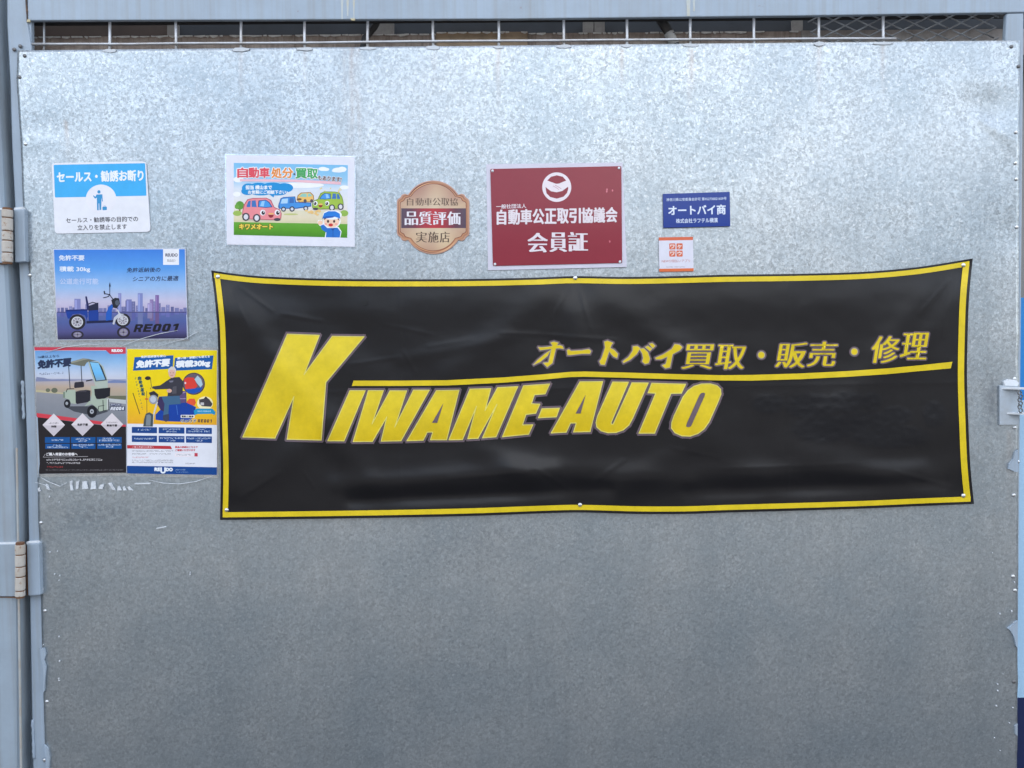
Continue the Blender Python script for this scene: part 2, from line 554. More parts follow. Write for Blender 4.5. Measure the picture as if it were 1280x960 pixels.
def dent(px, py):
    """how far the thin sheet stands proud (+) or is pushed in (-), metres"""
    p = Vector((px * 0.004, py * 0.004, 0.3))
    h = 0.0016 * noise.noise(p) + 0.0008 * noise.noise(p * 2.7)

    def bowl(cx, cy, rx, ry, a):
        q = ((px - cx) / rx) ** 2 + ((py - cy) / ry) ** 2
        return a * math.exp(-q)
    h += bowl(1228, 138, 40, 26, -0.0035) + bowl(1262, 165, 18, 22, 0.0025) + bowl(1250, 100, 30, 20, 0.002)
    h += bowl(1258, 290, 24, 30, -0.0022) + bowl(1240, 505, 26, 40, -0.0018)
    h += bowl(60, 160, 45, 16, -0.0015) + bowl(48, 175, 18, 10, 0.0012)
    # crease at the upper right fixing
    dx, dy = px - 1238, py - 158
    u, w = dx * 0.86 + dy * 0.5, -dx * 0.5 + dy * 0.86
    h += 0.0022 * math.exp(-(w / 6.0) ** 2) * math.exp(-(u / 26.0) ** 2)
    return h


def build_sheet():
    nx, ny = 300, 330
    verts, faces, cols = [], [], []
    streaks = [(440, 58, 190, 3.2, 0.30), (431, 60, 110, 2.2, 0.16), (449, 60, 240, 1.6, 0.24), (863, 60, 70, 2.5, 0.40), (777, 62, 40, 2.0, 0.30),
               (623, 60, 60, 2.2, 0.30), (1024, 55, 70, 2.4, 0.25), (1104, 55, 60, 2.6, 0.25), (301, 62, 60, 2.2, 0.22), (83, 150, 60, 1.4, 0.35),
               (1262, 540, 80, 2.5, 0.2), (541, 62, 50, 2.0, 0.2), (381, 62, 60, 1.6, 0.18)]
    for j in range(ny + 1):
        t = j / ny
        py0 = 0.0 + t * 1420.0
        for i in range(nx + 1):
            s = i / nx
            topy = 63.0 - 12.5 * s
            py = topy + t * (GZ - topy)
            xl = interp(LEFT_EDGE, py) + 0.5 * noise.noise(Vector((0, py * 0.05, 3)))
            xr = 1274.5 - 3.0 * min(1, max(0, (py - 60) / 900)) + 1.2 * noise.noise(Vector((5, py * 0.03, 1)))
            px = xl + s * (xr - xl)
            verts.append(U(px, py, dent(px, py)))
            rust = 0.0
            for cx, y0, ln_, wd, am in streaks:
                if y0 <= py <= y0 + ln_ * 1.3:
                    k = max(0.0, 1 - (py - y0) / (ln_ * 1.3))
                    rust += am * k * math.exp(-((px - cx - 1.5 * noise.noise(Vector((cx, py * 0.02, 0)))) / wd) ** 2)
            dk = 0.0
            for cx, cy, rx, ry, am in ((598, 684, 70, 30, 0.22), (120, 645, 70, 18, 0.35), (1240, 505, 12, 36, 0.55), (58, 670, 14, 14, 0.35), (1235, 250, 50, 55, 0.16), (1225, 135, 30, 22, 0.10)):
                q = ((px - cx) / rx) ** 2 + ((py - cy) / ry) ** 2
                if q < 4:
                    dk += am * math.exp(-q) * max(0, 0.5 + 1.3 * noise.noise(Vector((px * 0.16, py * 0.16, 7))))
            spangle_amt = 1 / (1 + math.exp((py - 430) / 90.0))
            cols.append((min(rust, 0.8), min(dk, 0.8), 0.44 + 0.56 * spangle_amt))
    for j in range(ny):
        for i in range(nx):
            a = j * (nx + 1) + i
            faces.append((a, a + nx + 1, a + nx + 2, a + 1))
    o = link_mesh('sheet_panel', verts, faces, M['galv'], gate, smooth=True, cols=cols)
    md = o.modifiers.new('thickness', 'SOLIDIFY')
    md.thickness, md.offset = 0.0008, -1
    clip_ground(o, 0.05)
    return o


build_sheet()

FB, FT = -0.003, -0.018        # frame tubes: front and back faces, behind the sheet
o = MB().prism([(8, -60), (8.5, 30), (10, 60), (12.5, 105), (14.5, 180), (18.5, 260), (24, 345), (29, 440), (33.5, 560), (36, 650), (39, 745), (42.5, 880), (44, 960),
                (53, GZ), (110, GZ), (80, 560), (39.5, 62), (34, 26), (31.5, -60)], FB, FT).build('hinge_stile', M['paint'], gate, bevel=0.003)
clip_ground(o, 0.05)
MB().prism([(33.0, -60), (34.6, 25.5), (640, 23.5), (1000, 19.5), (1278, 15.3), (1284, 15), (1284, -60)], FB + 0.0006, -0.014).build('top_rail', M['paint'], gate, bevel=0.002)
MB().prism([(34.6, 26), (39.0, 26), (39.6, 62), (36, 64)], FB - 0.004, FT).build('rail_bracket', M['paint'], gate)
o = MB().prism([(1258.5, 16.6), (1280, 16.0), (1276, 500), (1273, 960), (1268, GZ), (1240, GZ), (1256, 60)], FB - 0.001, FT).build('lock_stile', M['paint'], gate, bevel=0.003)
clip_ground(o, 0.05)
lo, hi = U(70, 960).x, U(1262, 960).x
MB().box((lo, 0.004, 0.05), (hi, 0.043, 0.09)).build('bottom_rail', M['paint'], gate)
# cracked joint between stile and rail
MB().prism([(31.5, -2), (33.2, -2), (33.4, 6), (34.8, 14), (34.2, 22), (36.2, 27), (33.5, 27), (33.0, 18), (32.2, 10)], FB + 0.0015, FB - 0.001).build('rusty_joint', weathered('dark_rust', (0.06, 0.045, 0.04), (0.16, 0.08, 0.04), 0.8, 60.0, 0.8), gate)
for pts in ([(34.6, 24), (37.5, 24.6), (37, 27.2), (33, 27.4)], [(438, 22.6), (444, 23.2), (443, 25.6), (439, 25.2)]):
    MB().prism(pts, FB + 0.002, FB - 0.002).build('paint_flake', weathered('yellowed_paint', (0.5, 0.45, 0.28), (0.3, 0.2, 0.1), 0.6, 30, 0.6), gate)
# yellowish runs on the top rail above two wires
ym = weathered('yellow_run', (0.42, 0.46, 0.46), (0.46, 0.40, 0.24), 0.5, 30.0, 0.9)
for x0, x1, yb in ((426, 429, 24), (433, 436, 20), (441, 443.5, 24), (858, 863, 20), (866, 869, 14)):
    MB().prism([(x0, -2), (x1, -2), (x1 - 0.6, yb), (x0 + 0.8, yb)], FB + 0.0011, FB).build('rust_run', ym, gate)

# hinge leaves on the gate side
MB().prism([(17, 262), (30, 261), (31.5, 327), (18.5, 328)], 0.014, -0.004).build('hinge_leaf', M['paint'], gate, bevel=0.002)
MB().prism([(18, 259.5), (28, 258.5), (30, 261.2), (17, 262.2)], 0.008, -0.004).build('weld_bead', M['putty'], gate)
MB().prism([(33, 680), (48.5, 679), (50, 744), (35, 745)], 0.014, -0.004).build('hinge_leaf', M['paint'], gate, bevel=0.002)
MB().prism([(33, 677.4), (47, 676.6), (49, 679.2), (33, 680.2)], 0.008, -0.004).build('weld_bead', M['putty'], gate)
MB().prism([(31.4, 683), (33.4, 682), (35.4, 742), (33.4, 745)], 0.010, 0.0).build('weld_bead', M['rustline'], gate)
for y0, y1 in ((476, 524), (900, 948)):          # lumpy weld line on the stile's outer edge
    x0 = 28.4 if y0 < 600 else 41
    n_ = 16
    pts_ = [U(x0 + 0.03 * (y0 + (y1 - y0) * k / (n_ - 1) - y0) + rnd.uniform(-.5, .5), y0 + (y1 - y0) * k / (n_ - 1), -0.002) for k in range(n_)]
    MB().tube(pts_, [rnd.uniform(0.0022, 0.0042) for k in range(n_)], 8).build('weld_bead', M['paint'], gate, smooth=True)

# peeling pale paint along the two edges
for pts in ([(50, 811), (55, 810), (57, 818), (55, 826), (57.5, 834), (56, 850), (55.5, 864), (53.5, 866), (53.5, 836), (51, 822)],
            [(55, 931), (60, 936), (62, 948), (61, 962), (57, 962), (57, 950)],
            [(1272.5, 562), (1268.5, 566), (1266.5, 574), (1261.5, 580), (1260.5, 586), (1266, 588.5), (1269, 590), (1273, 590)],
            [(1272, 776), (1266, 781), (1260, 786), (1264, 789), (1268, 797), (1270.5, 808), (1272, 810)],
            [(1269, 908), (1272, 905), (1272, 920), (1269.5, 918)],
            [(47.5, 598), (46.5, 560), (45, 520), (47, 522), (49.5, 580)]):
    MB().prism(pts, 0.0045, 0.0).build('paint_peel', M['paint'], gate)

# wires of the grille above the sheet
WX = [55, 137, 220, 301, 381, 460, 541.5, 623.5, 705, 783, 863, 942, 1024, 1104]
for i, x in enumerate(WX):
    ty = 27 - 10 * (x / 1280)
    a = U(x + rnd.uniform(-.5, .5), ty - 4, -0.022)
    b = U(x + rnd.uniform(-.8, .8), ty + 46, -0.010)
    r_ = 0.0034 if i else 0.0026
    MB().tube([a, a.lerp(b, 0.5) + Vector((rnd.uniform(-.001, .001), 0, 0)), b], r_, 8).build('grille_wire', M['wire'] if i else M['mesh'], gate, smooth=True)
hw = [U(x, 55.6 - 7.6 * ((x - 40) / 1080) + rnd.uniform(-.5, .5), -0.0075 + rnd.uniform(-.001, .001)) for x in range(40, 1125, 60)]
MB().tube(hw, 0.0030, 8).build('grille_wire', M['wire'], gate, smooth=True)
# pale putty where a wire meets the sheet
for x in WX[1:]:
    if x in (220, 942):
        continue
    y = 63.5 - 12.5 * (x / 1280)
    w = rnd.uniform(6, 13)
    hh = rnd.uniform(1.6, 2.8)
    pts = [(x + w * math.cos(a) * rnd.uniform(.8, 1.1), y + 1.2 + hh * math.sin(a) * rnd.uniform(.75, 1.15)) for a in [math.tau * k_ / 14 for k_ in range(14)]]
    MB().prism(pts, 0.0016 + max(0, dent(x, y)), -0.001).build('putty_dab', M['dab'], gate)

# expanded metal behind the right end of the grille
em = MB()
for fam in (1, -1):
    for k in range(-4, 14):
        xa_ = 1003 + k * 29.0 + (0 if fam == 1 else 78)
        prev = None
        for m_ in range(7):
            x = xa_ + fam * 13.0 * m_
            y = 21.5 + 6.4 * m_ - 6.5 * ((x - 1003) / 255)
            if 1004 < x < 1254:
                p = U(x, y, -0.031 - 0.0025 * fam * (1 if m_ % 2 else -1))
                if prev is not None:
                    em.tube([prev, p], 0.0019, 4)
                prev = p
            else:
                prev = None
em.build('expanded_metal_mesh', M['mesh'], gate)

# screws and rivets along the edges
for x, y, dark in ((31, 70, 1), (24.5, 96.5, 1), (18, 62, 1), (25.5, 57.8, 1), (32, 180, 0), (37.5, 344, 0), (51.3, 653.5, 0), (56.3, 763.5, 0), (58.8, 877, 0), (56, 950, 0),
                   (1264, 58.5, 1), (1273, 83, 1), (1269, 204, 0), (1270, 224, 0), (1270.5, 284, 0), (1269.5, 165.5, 0), (1268, 473.5, 0), (1268, 534.5, 0), (1267, 619, 0),
                   (1266, 720.5, 0), (1268.5, 738, 0), (1267, 852, 1), (1272, 577, 0)):
    c = U(x, y, dent(x, y) - 0.0005)
    MB().lathe_y(c, [(0.0044, 0), (0.0044, 0.0012), (0.0038, 0.0024), (0.0022, 0.0032), (0.0006, 0.0035)], 14).build('screw', M['screw_dull'] if dark else M['screw'], gate, smooth=True)

# latch plate with its staple
MB().prism([(1250, 482), (1272.8, 481.5), (1273.5, 531), (1250, 531.3)], 0.005, -0.001).build('latch_plate', weathered('latch_paint', (0.40, 0.46, 0.52), (0.25, 0.24, 0.22), 0.45, 25, 0.5, rust=.4), gate, bevel=0.0008)
xa, xb, xe = U(1254, 486, 0.004).x, U(1272.5, 486, 0.004).x, U(1276, 486, 0.03).x
for yy, x0_ in ((485.5, 1251), (516.5, 1258)):
    p = U(x0_, yy, 0.004)
    z = p.z
    q = [Vector((p.x, -0.004, z)), Vector((xe + 0.03, -0.004, z)), Vector((xe + 0.03, -0.034, z)), Vector((xb - 0.004, -0.034, z))]
    tabs = MB()
    b = 0
    tabs.v += [v + Vector((0, 0, 0.002)) for v in q] + [v - Vector((0, 0, 0.002)) for v in q]
    tabs.f += [(b, b + 1, b + 2, b + 3), (b + 7, b + 6, b + 5, b + 4)] + [(b + i, b + 4 + i, b + 4 + (i + 1) % 4, b + (i + 1) % 4) for i in range(4)]
    tabs.build('latch_tab', M['putty'], gate)
ch = MB()
for k in range(6):
    c = U(1274.6, 491 + k * 4.4, 0.026)
    ch.tube([c + Vector((0.004 * math.cos(t_), -0.0035 * (k % 2), 0.0048 * math.sin(t_))) for t_ in [i * math.pi / 5 for i in range(11)]], 0.0015, 6)
ch.build('latch_chain', M['screw_dull'], gate, smooth=True)
MB().prism([(1255, 477), (1261, 474), (1270, 475), (1274, 479), (1272, 482.5), (1256, 482)], 0.0058, -0.001).build('putty_dab', M['putty'], gate)

# torn tape left on the sheet below the posters
for pts in ([(95, 602), (99, 601), (97.5, 611), (94.5, 612)], [(103, 602), (108, 601.5), (110, 611), (102.5, 611.5)], [(114, 602), (119, 601.5), (120, 611), (113, 612)],
            [(125, 606), (130, 605.5), (128, 611.5), (123, 611)], [(135, 604), (138.5, 603.5), (144.5, 613), (140, 612)], [(147, 608), (149, 607.5), (152, 613), (146.5, 613)],
            [(153.5, 608.5), (155.5, 608), (158, 613), (154, 613)], [(159, 609), (161, 608), (166, 613), (161, 612.5)], [(87, 602), (90.5, 600.5), (90, 607), (91.5, 613), (88, 613)],
            [(168, 604.2), (188, 603.6), (188, 605.2), (168, 605.6)], [(47, 611), (49, 609), (51, 614), (48, 614.5)], [(57, 605), (60, 606), (62, 613), (58, 611)],
            [(195, 660.2), (207, 658), (207.5, 658.9), (196, 661.4)], [(237, 715), (237.8, 715), (237.6, 719), (236.8, 719)]):
    MB().prism(pts, 0.0036, 0.001).build('tape_residue', M['tape'], gate)
for k in range(26):                                # chips of pale paint near the lock side and hinge side
    x, y = (rnd.uniform(1240, 1270), rnd.uniform(690, 950)) if k % 2 else (rnd.uniform(48, 75), rnd.uniform(620, 940))
    r = rnd.uniform(0.4, 1.1)
    pts = [(x + r * rnd.uniform(.5, 1.5) * math.cos(a), y + r * rnd.uniform(.5, 1.5) * math.sin(a)) for a in [i * math.tau / 5 for i in range(5)]]
    MB().prism(pts, 0.0034, 0.001).build('paint_chip', M['tape'], gate)

# ------------------------------------------------------------------ what shows above the sheet, behind the grille
def slot(y, x):
    return y - 9.5 * (x / 1280.0)


def band(x0, x1, y0, y1):
    return [(x0, slot(y0, x0)), (x1, slot(y0, x1)), (x1, slot(y1, x1)), (x0, slot(y1, x0))]


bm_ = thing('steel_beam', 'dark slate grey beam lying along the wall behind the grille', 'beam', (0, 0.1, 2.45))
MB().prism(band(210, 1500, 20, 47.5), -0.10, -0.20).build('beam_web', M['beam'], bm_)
MB().prism(band(-160, 1500, 8, 32.0), -0.05, -0.054).build('shade_strip', weathered('shade_black', (0.018, 0.018, 0.02), (0.05, 0.04, 0.035), 0.7, 12.0, 0.6), bm_)  # near-black strip: the shade under the top rail put into its colour
MB().prism(band(-160, 209, 20, 47.5), -0.102, -0.20).build('beam_end', M['beam_brown'], bm_)
for i, (x0, x1) in enumerate(((209, 222), (466, 492), (729, 742), (743, 756), (991, 1003.5))):
    o = MB().prism(band(x0, x1, 31.5, 46.5), -0.088, -0.1005).build('spacer_block', M['block'])
    tag(o, ('pale spacer block where the brown beam end meets the slate beam', 'wide stained spacer block beside the thick black cable',
            'pale spacer block next to its twin, farther from the rubber hose', 'pale spacer block next to its twin, on the rubber hose side',
            'pale spacer block where the expanded metal mesh begins')[i], 'block', 'spacer blocks on the beam')
wl = thing('timber_sill', 'weathered brown timber sill with a flaking white top edge behind the grille', 'sill', (0, 0.08, 2.4))
cuts = [-160, 140, 368, 545, 660, 876, 1002, 1140, 1500]
for i, (a, b) in enumerate(zip(cuts[:-1], cuts[1:])):
    mt = M['concrete'] if a >= 1002 else (M['chunk'] if a == 545 else M['timber'])
    top = 46.5 if a != 545 else 44.5
    if a >= 1002:
        top = 45.5
    MB().prism(band(a + .3, b - .3, top, 78), -0.075 + rnd.uniform(-.003, .003), -0.20).build('plank', mt, wl)
    if a < 1002:
        e = MB()
        x = a + 1.0
        while x < b - 6:
            w = rnd.uniform(3, 16)
            if rnd.random() < 0.78:
                xe_ = min(x + w, b - 1)
                ta, tb = top - rnd.uniform(.1, .8), top - rnd.uniform(.1, .8)
                xm = x + (xe_ - x) * rnd.uniform(.3, .7)
                e.prism([(x, slot(ta, x)), (xe_, slot(tb, xe_)), (xe_, slot(top + rnd.uniform(.3, 1.2), xe_)), (xm, slot(top + rnd.uniform(.6, 2.6), xm)), (x, slot(top + rnd.uniform(.3, 1.2), x))], -0.0705, -0.0735)
            x += w + rnd.uniform(0, 3)
        e.build('flaking_edge', M['timber_edge'], wl)
for nm, lab, pts, mats in (('rubber_hose', 'black rubber hose with a pale sleeve slanting down behind the grille',
                            [(823, 20), (832, 34), (838, 44), (844, 58), (846, 66)], None),
                           ('black_cable', 'thick black cable hanging behind the grille beside a pale block', [(474, 22), (468, 34), (456, 48), (452, 70)], None)):
    t_ = thing(nm, lab, 'hose' if nm == 'rubber_hose' else 'cable', U(*pts[-1], -0.062))
    MB().tube([U(x, y, -0.062) for x, y in pts], 0.0115 if nm == 'rubber_hose' else 0.008, 12).build('hose_body' if nm == 'rubber_hose' else 'cable_body', M['rubber'], t_, smooth=True)
    if nm == 'rubber_hose':
        MB().tube([U(836, 41, -0.062), U(843, 56, -0.062)], 0.0122, 12).build('sleeve', M['block'], t_, smooth=True)

# narrow board seen past the lock side
bd = thing('upright_board', 'narrow upright board of blue and navy stripes past the latch side', 'board', (U(1290, 900, -0.06).x, 0.07, 0))
MB().prism([(1272, 372), (1330, 372), (1330, 500), (1271, 500)], -0.05, -0.08).build('upper_panel', M['blue'], bd)
MB().prism([(1271, 500), (1330, 500), (1330, 872), (1269, 872)], -0.05, -0.08).build('middle_panel', M['pale_blue'], bd)
o = MB().prism([(1269, 872), (1330, 872), (1330, GZ), (1264, GZ)], -0.05, -0.08).build('lower_panel', M['navy'], bd)
clip_ground(o)
MB().prism([(1270.5, 360), (1273.5, 360), (1272, 868), (1269, 868)], -0.046, -0.082).build('edge_trim', M['pale_blue'], bd)

# ------------------------------------------------------------------ printing
GLYPH = {}


def glyphs(s, off=0.0):
    """outline of a line of lettering as triangles, ink box scaled to 0..1 (y down)"""
    if (s, off) in GLYPH:
        return GLYPH[(s, off)]
    cu = bpy.data.curves.new('lettering', 'FONT')
    cu.body = s
    cu.resolution_u = 4
    cu.offset = off
    ob = bpy.data.objects.new('lettering', cu)
    C.objects.link(ob)
    dg = bpy.context.evaluated_depsgraph_get()
    dg.update()
    me = ob.evaluated_get(dg).to_mesh()
    vs = [(v.co.x, v.co.y) for v in me.vertices]
    fs = [tuple(p.vertices) for p in me.polygons]
    ob.evaluated_get(dg).to_mesh_clear()
    bpy.data.objects.remove(ob)
    bpy.data.curves.remove(cu)
    x0, x1 = min(v[0] for v in vs), max(v[0] for v in vs)
    y0, y1 = min(v[1] for v in vs), max(v[1] for v in vs)
    vs = [((x - x0) / (x1 - x0), 1 - (y - y0) / (y1 - y0)) for x, y in vs]
    GLYPH[(s, off)] = (vs, fs)
    return vs, fs


STEP = 0.00003
SCALE = 0.86          # printed white reflects this much


class Print:
    """flat print on a thing; coordinates are those of an enlarged crop (x0, y0, scale) of the photograph"""
    def __init__(self, root, base, mat, surf=None):
        self.root, self.base, self.mat, self.surf = root, base, mat, surf
        self.items, self.cur, self.parts = [], None, {}
        self.fixed, self.count = None, 0
        self.crop(0, 0, 1)

    def crop(self, x0, y0, s):
        self.c = (x0, y0, s)
        return self

    def part(self, name):
        self.cur = name
        self.parts.setdefault(name, ([], [], []))
        return self

    def _px(self, p):
        x0, y0, s = self.c
        return (x0 + p[0] / s, y0 + p[1] / s)

    def _emit(self, pts, faces, cols, raw=False):
        if not raw:
            pts = [self._px(p) for p in pts]
        bx = (min(p[0] for p in pts), min(p[1] for p in pts), max(p[0] for p in pts), max(p[1] for p in pts))
        lay = 0
        if self.fixed is not None:
            self.count += 1
            lay = self.fixed + self.count % 9
        for b, l in (self.items if self.fixed is None else ()):
            if b[0] < bx[2] and b[2] > bx[0] and b[1] < bx[3] and b[3] > bx[1] and l >= lay:
                lay = l + 1
        self.items.append((bx, lay))
        V, F, K = self.parts[self.cur]
        n = len(V)
        V += [(p[0], p[1], self.base + lay * STEP) for p in pts]
        K += cols
        for f in faces:
            a = sum(pts[f[i]][0] * pts[f[(i + 1) % len(f)]][1] - pts[f[(i + 1) % len(f)]][0] * pts[f[i]][1] for i in range(len(f)))
            F.append(tuple(n + i for i in (f if a < 0 else f[::-1])))

    def col(self, c):
        return tuple(v * SCALE for v in lin(c))

    def poly(self, pts, c):
        tris = tessellate_polygon([[Vector((p[0], p[1], 0)) for p in pts]])
        self._emit(pts, tris, [self.col(c)] * len(pts))

    def rect(self, x0, y0, x1, y1, c):
        self.poly([(x0, y0), (x1, y0), (x1, y1), (x0, y1)], c)

    def rrect(self, quad, r, c):
        """quad with rounded corners"""
        pts = []
        n = len(quad)
        for i in range(n):
            p, a, b = Vector(quad[i]), Vector(quad[i - 1]), Vector(quad[(i + 1) % n])
            u, v = (a - p).normalized() * r, (b - p).normalized() * r
            for k in range(6):
                t = k / 5
                q = (p + u) * (1 - t) ** 2 + p * 2 * t * (1 - t) + (p + v) * t ** 2
                pts.append((q.x, q.y))
        self.poly(pts, c)

    def ell(self, cx, cy, rx, ry, c, a0=0, a1=360, rot=0, n=22):
        cr_, sr_ = math.cos(math.radians(rot)), math.sin(math.radians(rot))
        pts = []
        full = a1 - a0 >= 360
        for i in range(n if full else n + 1):
            a = math.radians(a0 + (a1 - a0) * i / n)
            x, y = rx * math.cos(a), ry * math.sin(a)
            pts.append((cx + x * cr_ - y * sr_, cy + x * sr_ + y * cr_))
        self.poly(pts, c)

    def line(self, pts, w, c, closed=False):
        pts = [Vector(p) for p in pts]
        n = len(pts)
        for i in range(n if closed else n - 1):
            a, b = pts[i], pts[(i + 1) % n]
            d = (b - a)
            if d.length < 1e-6:
                continue
            d = d.normalized()
            s = Vector((-d.y, d.x)) * w / 2
            e = d * w * 0.35
            self.poly([tuple(a + s - e), tuple(b + s + e), tuple(b - s + e), tuple(a - s - e)], c)

    def grad(self, quad, stops, n=1):
        """vertical gradient on a quad tl,tr,br,bl; stops = [(t, colour)]"""
        tl, tr, br, bl = [Vector(q) for q in quad]
        pts, cols, faces = [], [], []
        for t, c in stops:
            pts += [tuple(tl.lerp(bl, t)), tuple(tr.lerp(br, t))]
            cols += [self.col(c)] * 2
        for i in range(len(stops) - 1):
            a = 2 * i
            faces.append((a, a + 1, a + 3, a + 2))
        self._emit(pts, faces, cols)

    def text(self, s, quad, c, bold=0.0, smear=0.0, ring=8, off=0.0):
        """lettering fitted to the quad tl,tr,br,bl (or box); bold and smear in photo pixels"""
        if len(quad) == 4 and not hasattr(quad[0], '__len__'):
            x0, y0, x1, y1 = quad
            quad = [(x0, y0), (x1, y0), (x1, y1), (x0, y1)]
        q = [Vector(self._px(p)) for p in quad]
        vs, fs = glyphs(s, off)
        pts = [q[0] * (1 - u) * (1 - v) + q[1] * u * (1 - v) + q[2] * u * v + q[3] * (1 - u) * v for u, v in vs]
        offs = [(0, 0)]
        if bold:
            offs += [(bold * math.cos(a), bold * math.sin(a)) for a in [math.tau * k / ring for k in range(ring)]]
        if smear:
            offs = [(ox + sx, oy) for ox, oy in offs for sx in ((-smear, -smear / 2, 0, smear / 2, smear) if smear > 0.6 else (-smear, 0, smear))]
        cc = [self.col(c)] * len(pts)
        for ox, oy in offs:
            self._emit([(p.x + ox, p.y + oy) for p in pts], fs, cc, raw=True)

    def block(self, s, quad, c, gap=0.16):
        """heavy slanted block capitals"""
        tl, tr, br, bl = [Vector(q) for q in quad]
        n = len(s)
        S = {'R': [[(0, 0), (.8, 0), (1, .14), (1, .42), (.82, .58), (1, 1), (.66, 1), (.5, .64), (.34, .64), (.34, 1), (0, 1)]],
             'E': [[(0, 0), (1, 0), (1, .24), (.36, .24), (.36, .38), (.92, .38), (.92, .61), (.36, .61), (.36, .76), (1, .76), (1, 1), (0, 1)]],
             '0': [[(.18, 0), (.82, 0), (1, .18), (1, .82), (.82, 1), (.18, 1), (0, .82), (0, .18)]],
             '1': [[(.1, .1), (.5, 0), (.78, 0), (.78, 1), (.42, 1), (.42, .3), (.1, .36)]],
             '4': [[(.5, 0), (.86, 0), (.86, .6), (1, .6), (1, .82), (.86, .82), (.86, 1), (.54, 1), (.54, .82), (0, .82), (0, .62)]]}
        H = {'R': [(.34, .22), (.66, .22), (.66, .42), (.34, .42)], '0': [(.38, .24), (.62, .24), (.62, .76), (.38, .76)], '4': [(.34, .6), (.54, .3), (.54, .6)]}
        for k, ch in enumerate(s):
            def mp(p):
                u = (k + gap / 2 + p[0] * (1 - gap)) / n
                v = p[1]
                w = tl * (1 - u) * (1 - v) + tr * u * (1 - v) + br * u * v + bl * (1 - u) * v
                return (w.x, w.y)
            polys = S[ch]
            if ch in H:      # ring: join the outline to its counter by a seam
                tris = tessellate_polygon([[Vector((*mp(p), 0)) for p in S[ch][0]], [Vector((*mp(p), 0)) for p in H[ch]]])
                pts = [mp(p) for p in S[ch][0]] + [mp(p) for p in H[ch]]
                self._emit(pts, tris, [self.col(c)] * len(pts))
            else:
                self.poly([mp(p) for p in polys[0]], c)

    def dashes(self, x0, y0, x1, y1, c, cw=None, slope=0.0):
        """a row of print too small to read: little broken strokes"""
        h = y1 - y0
        cw = cw or h * 0.9
        V, Fc, n = [], [], 0
        x = x0
        while x < x1 - cw * 0.4:
            for k in range(3):
                a = x + rnd.uniform(0, cw * .25)
                b = x + rnd.uniform(cw * .55, cw * .88)
                yy = y0 + h * (k / 3) + slope * (x - x0)
                if rnd.random() < 0.75:
                    V += [(a, yy), (b, yy), (b, yy + h * .2), (a, yy + h * .2)]
                    Fc.append((n, n + 1, n + 2, n + 3))
                    n += 4
            a = x + rnd.uniform(.2, .5) * cw
            yy = y0 + slope * (x - x0)
            x += cw
        if V:
            self._emit(V, Fc, [self.col(c)] * len(V))

    def build(self):
        for name, (V, F, K) in self.parts.items():
            name = name.split('#')[0]
            if not V:
                continue
            if self.surf:
                # cut along a fine lattice so that the print follows the folds
                bm = bmesh.new()
                kl = bm.verts.layers.float_color.new('Col')
                bv = []
                for (x, y, d), k in zip(V, K):
                    v = bm.verts.new((x, y, d * 1000))
                    v[kl] = (*k, 1)
                    bv.append(v)
                for f in F:
                    try:
                        bm.faces.new([bv[i] for i in f])
                    except ValueError:
                        pass
                for ax, lo_, hi_, st_ in ((0, 250, 1230, 6), (1, 310, 660, 5)):
                    x = lo_
                    while x < hi_:
                        co_ = [0, 0, 0]
                        co_[ax] = x
                        no_ = [0, 0, 0]
                        no_[ax] = 1
                        bmesh.ops.bisect_plane(bm, geom=bm.verts[:] + bm.edges[:] + bm.faces[:], dist=1e-5, plane_co=co_, plane_no=no_)
                        x += st_
                off = parent_world(self.root)
                for v in bm.verts:
                    v.co = U(v.co.x, v.co.y, v.co.z / 1000 + self.surf(v.co.x, v.co.y)) - off
                me = bpy.data.meshes.new(name)
                bm.to_mesh(me)
                bm.free()
                me.materials.append(self.mat)
                me.polygons.foreach_set('use_smooth', [True] * len(me.polygons))
                o = bpy.data.objects.new(name, me)
                C.objects.link(o)
                o.parent = self.root
            else:
                link_mesh(name, [U(*v) for v in V], F, self.mat, self.root, cols=K)


def sheet_part(root, name, pts, d0, d1, c, mat, bevel=0):
    o = MB().prism(pts, d0, d1).build(name, mat, root, bevel=bevel)
    at = o.data.color_attributes.new('Col', 'FLOAT_COLOR', 'POINT')
    cc = [v * SCALE for v in lin(c)] + [1.0]
    at.data.foreach_set('color', cc * len(o.data.vertices))
    return o


def cpx(crop, pts):
    return [(crop[0] + p[0] / crop[2], crop[1] + p[1] / crop[2]) for p in pts]


def rounded(quad, r, k=5):
    out = []
    n = len(quad)
    for i in range(n):
        p, a, b = Vector(quad[i]), Vector(quad[i - 1]), Vector(quad[(i + 1) % n])
        u, v = (a - p).normalized() * r, (b - p).normalized() * r
        for j in range(k):
            t = j / (k - 1)
            q = (p + u) * (1 - t) ** 2 + p * 2 * t * (1 - t) + (p + v) * t ** 2
            out.append((q.x, q.y))
    return out


BASE = 0.0034      # notices lie just in front of the sheet

#PART2
# ------------------------------------------------------------------ banner
B_TOP = [(264, 338), (296, 342.5), (329, 345.5), (415, 348.6), (520, 349.2), (600, 348.6), (670, 347), (718, 345.2), (780, 346.2), (850, 345), (900, 343.6), (1000, 342.2), (1082, 339.6), (1150, 333.5), (1216, 323)]
B_BOT = [(275, 650), (432, 648), (520, 646.5), (600, 644.6), (670, 642), (722, 640.6), (800, 642.5), (860, 642.4), (900, 641), (1000, 638.2), (1082, 635.6), (1150, 632.6), (1217.5, 630)]
B_LEFT = [(264, 338), (268.6, 375), (272, 416), (273.8, 502), (276, 588), (275, 650)]
B_RIGHT = [(1216, 323), (1211.5, 370), (1209.6, 419), (1208.8, 474), (1210.5, 529), (1213, 583), (1217.5, 630)]


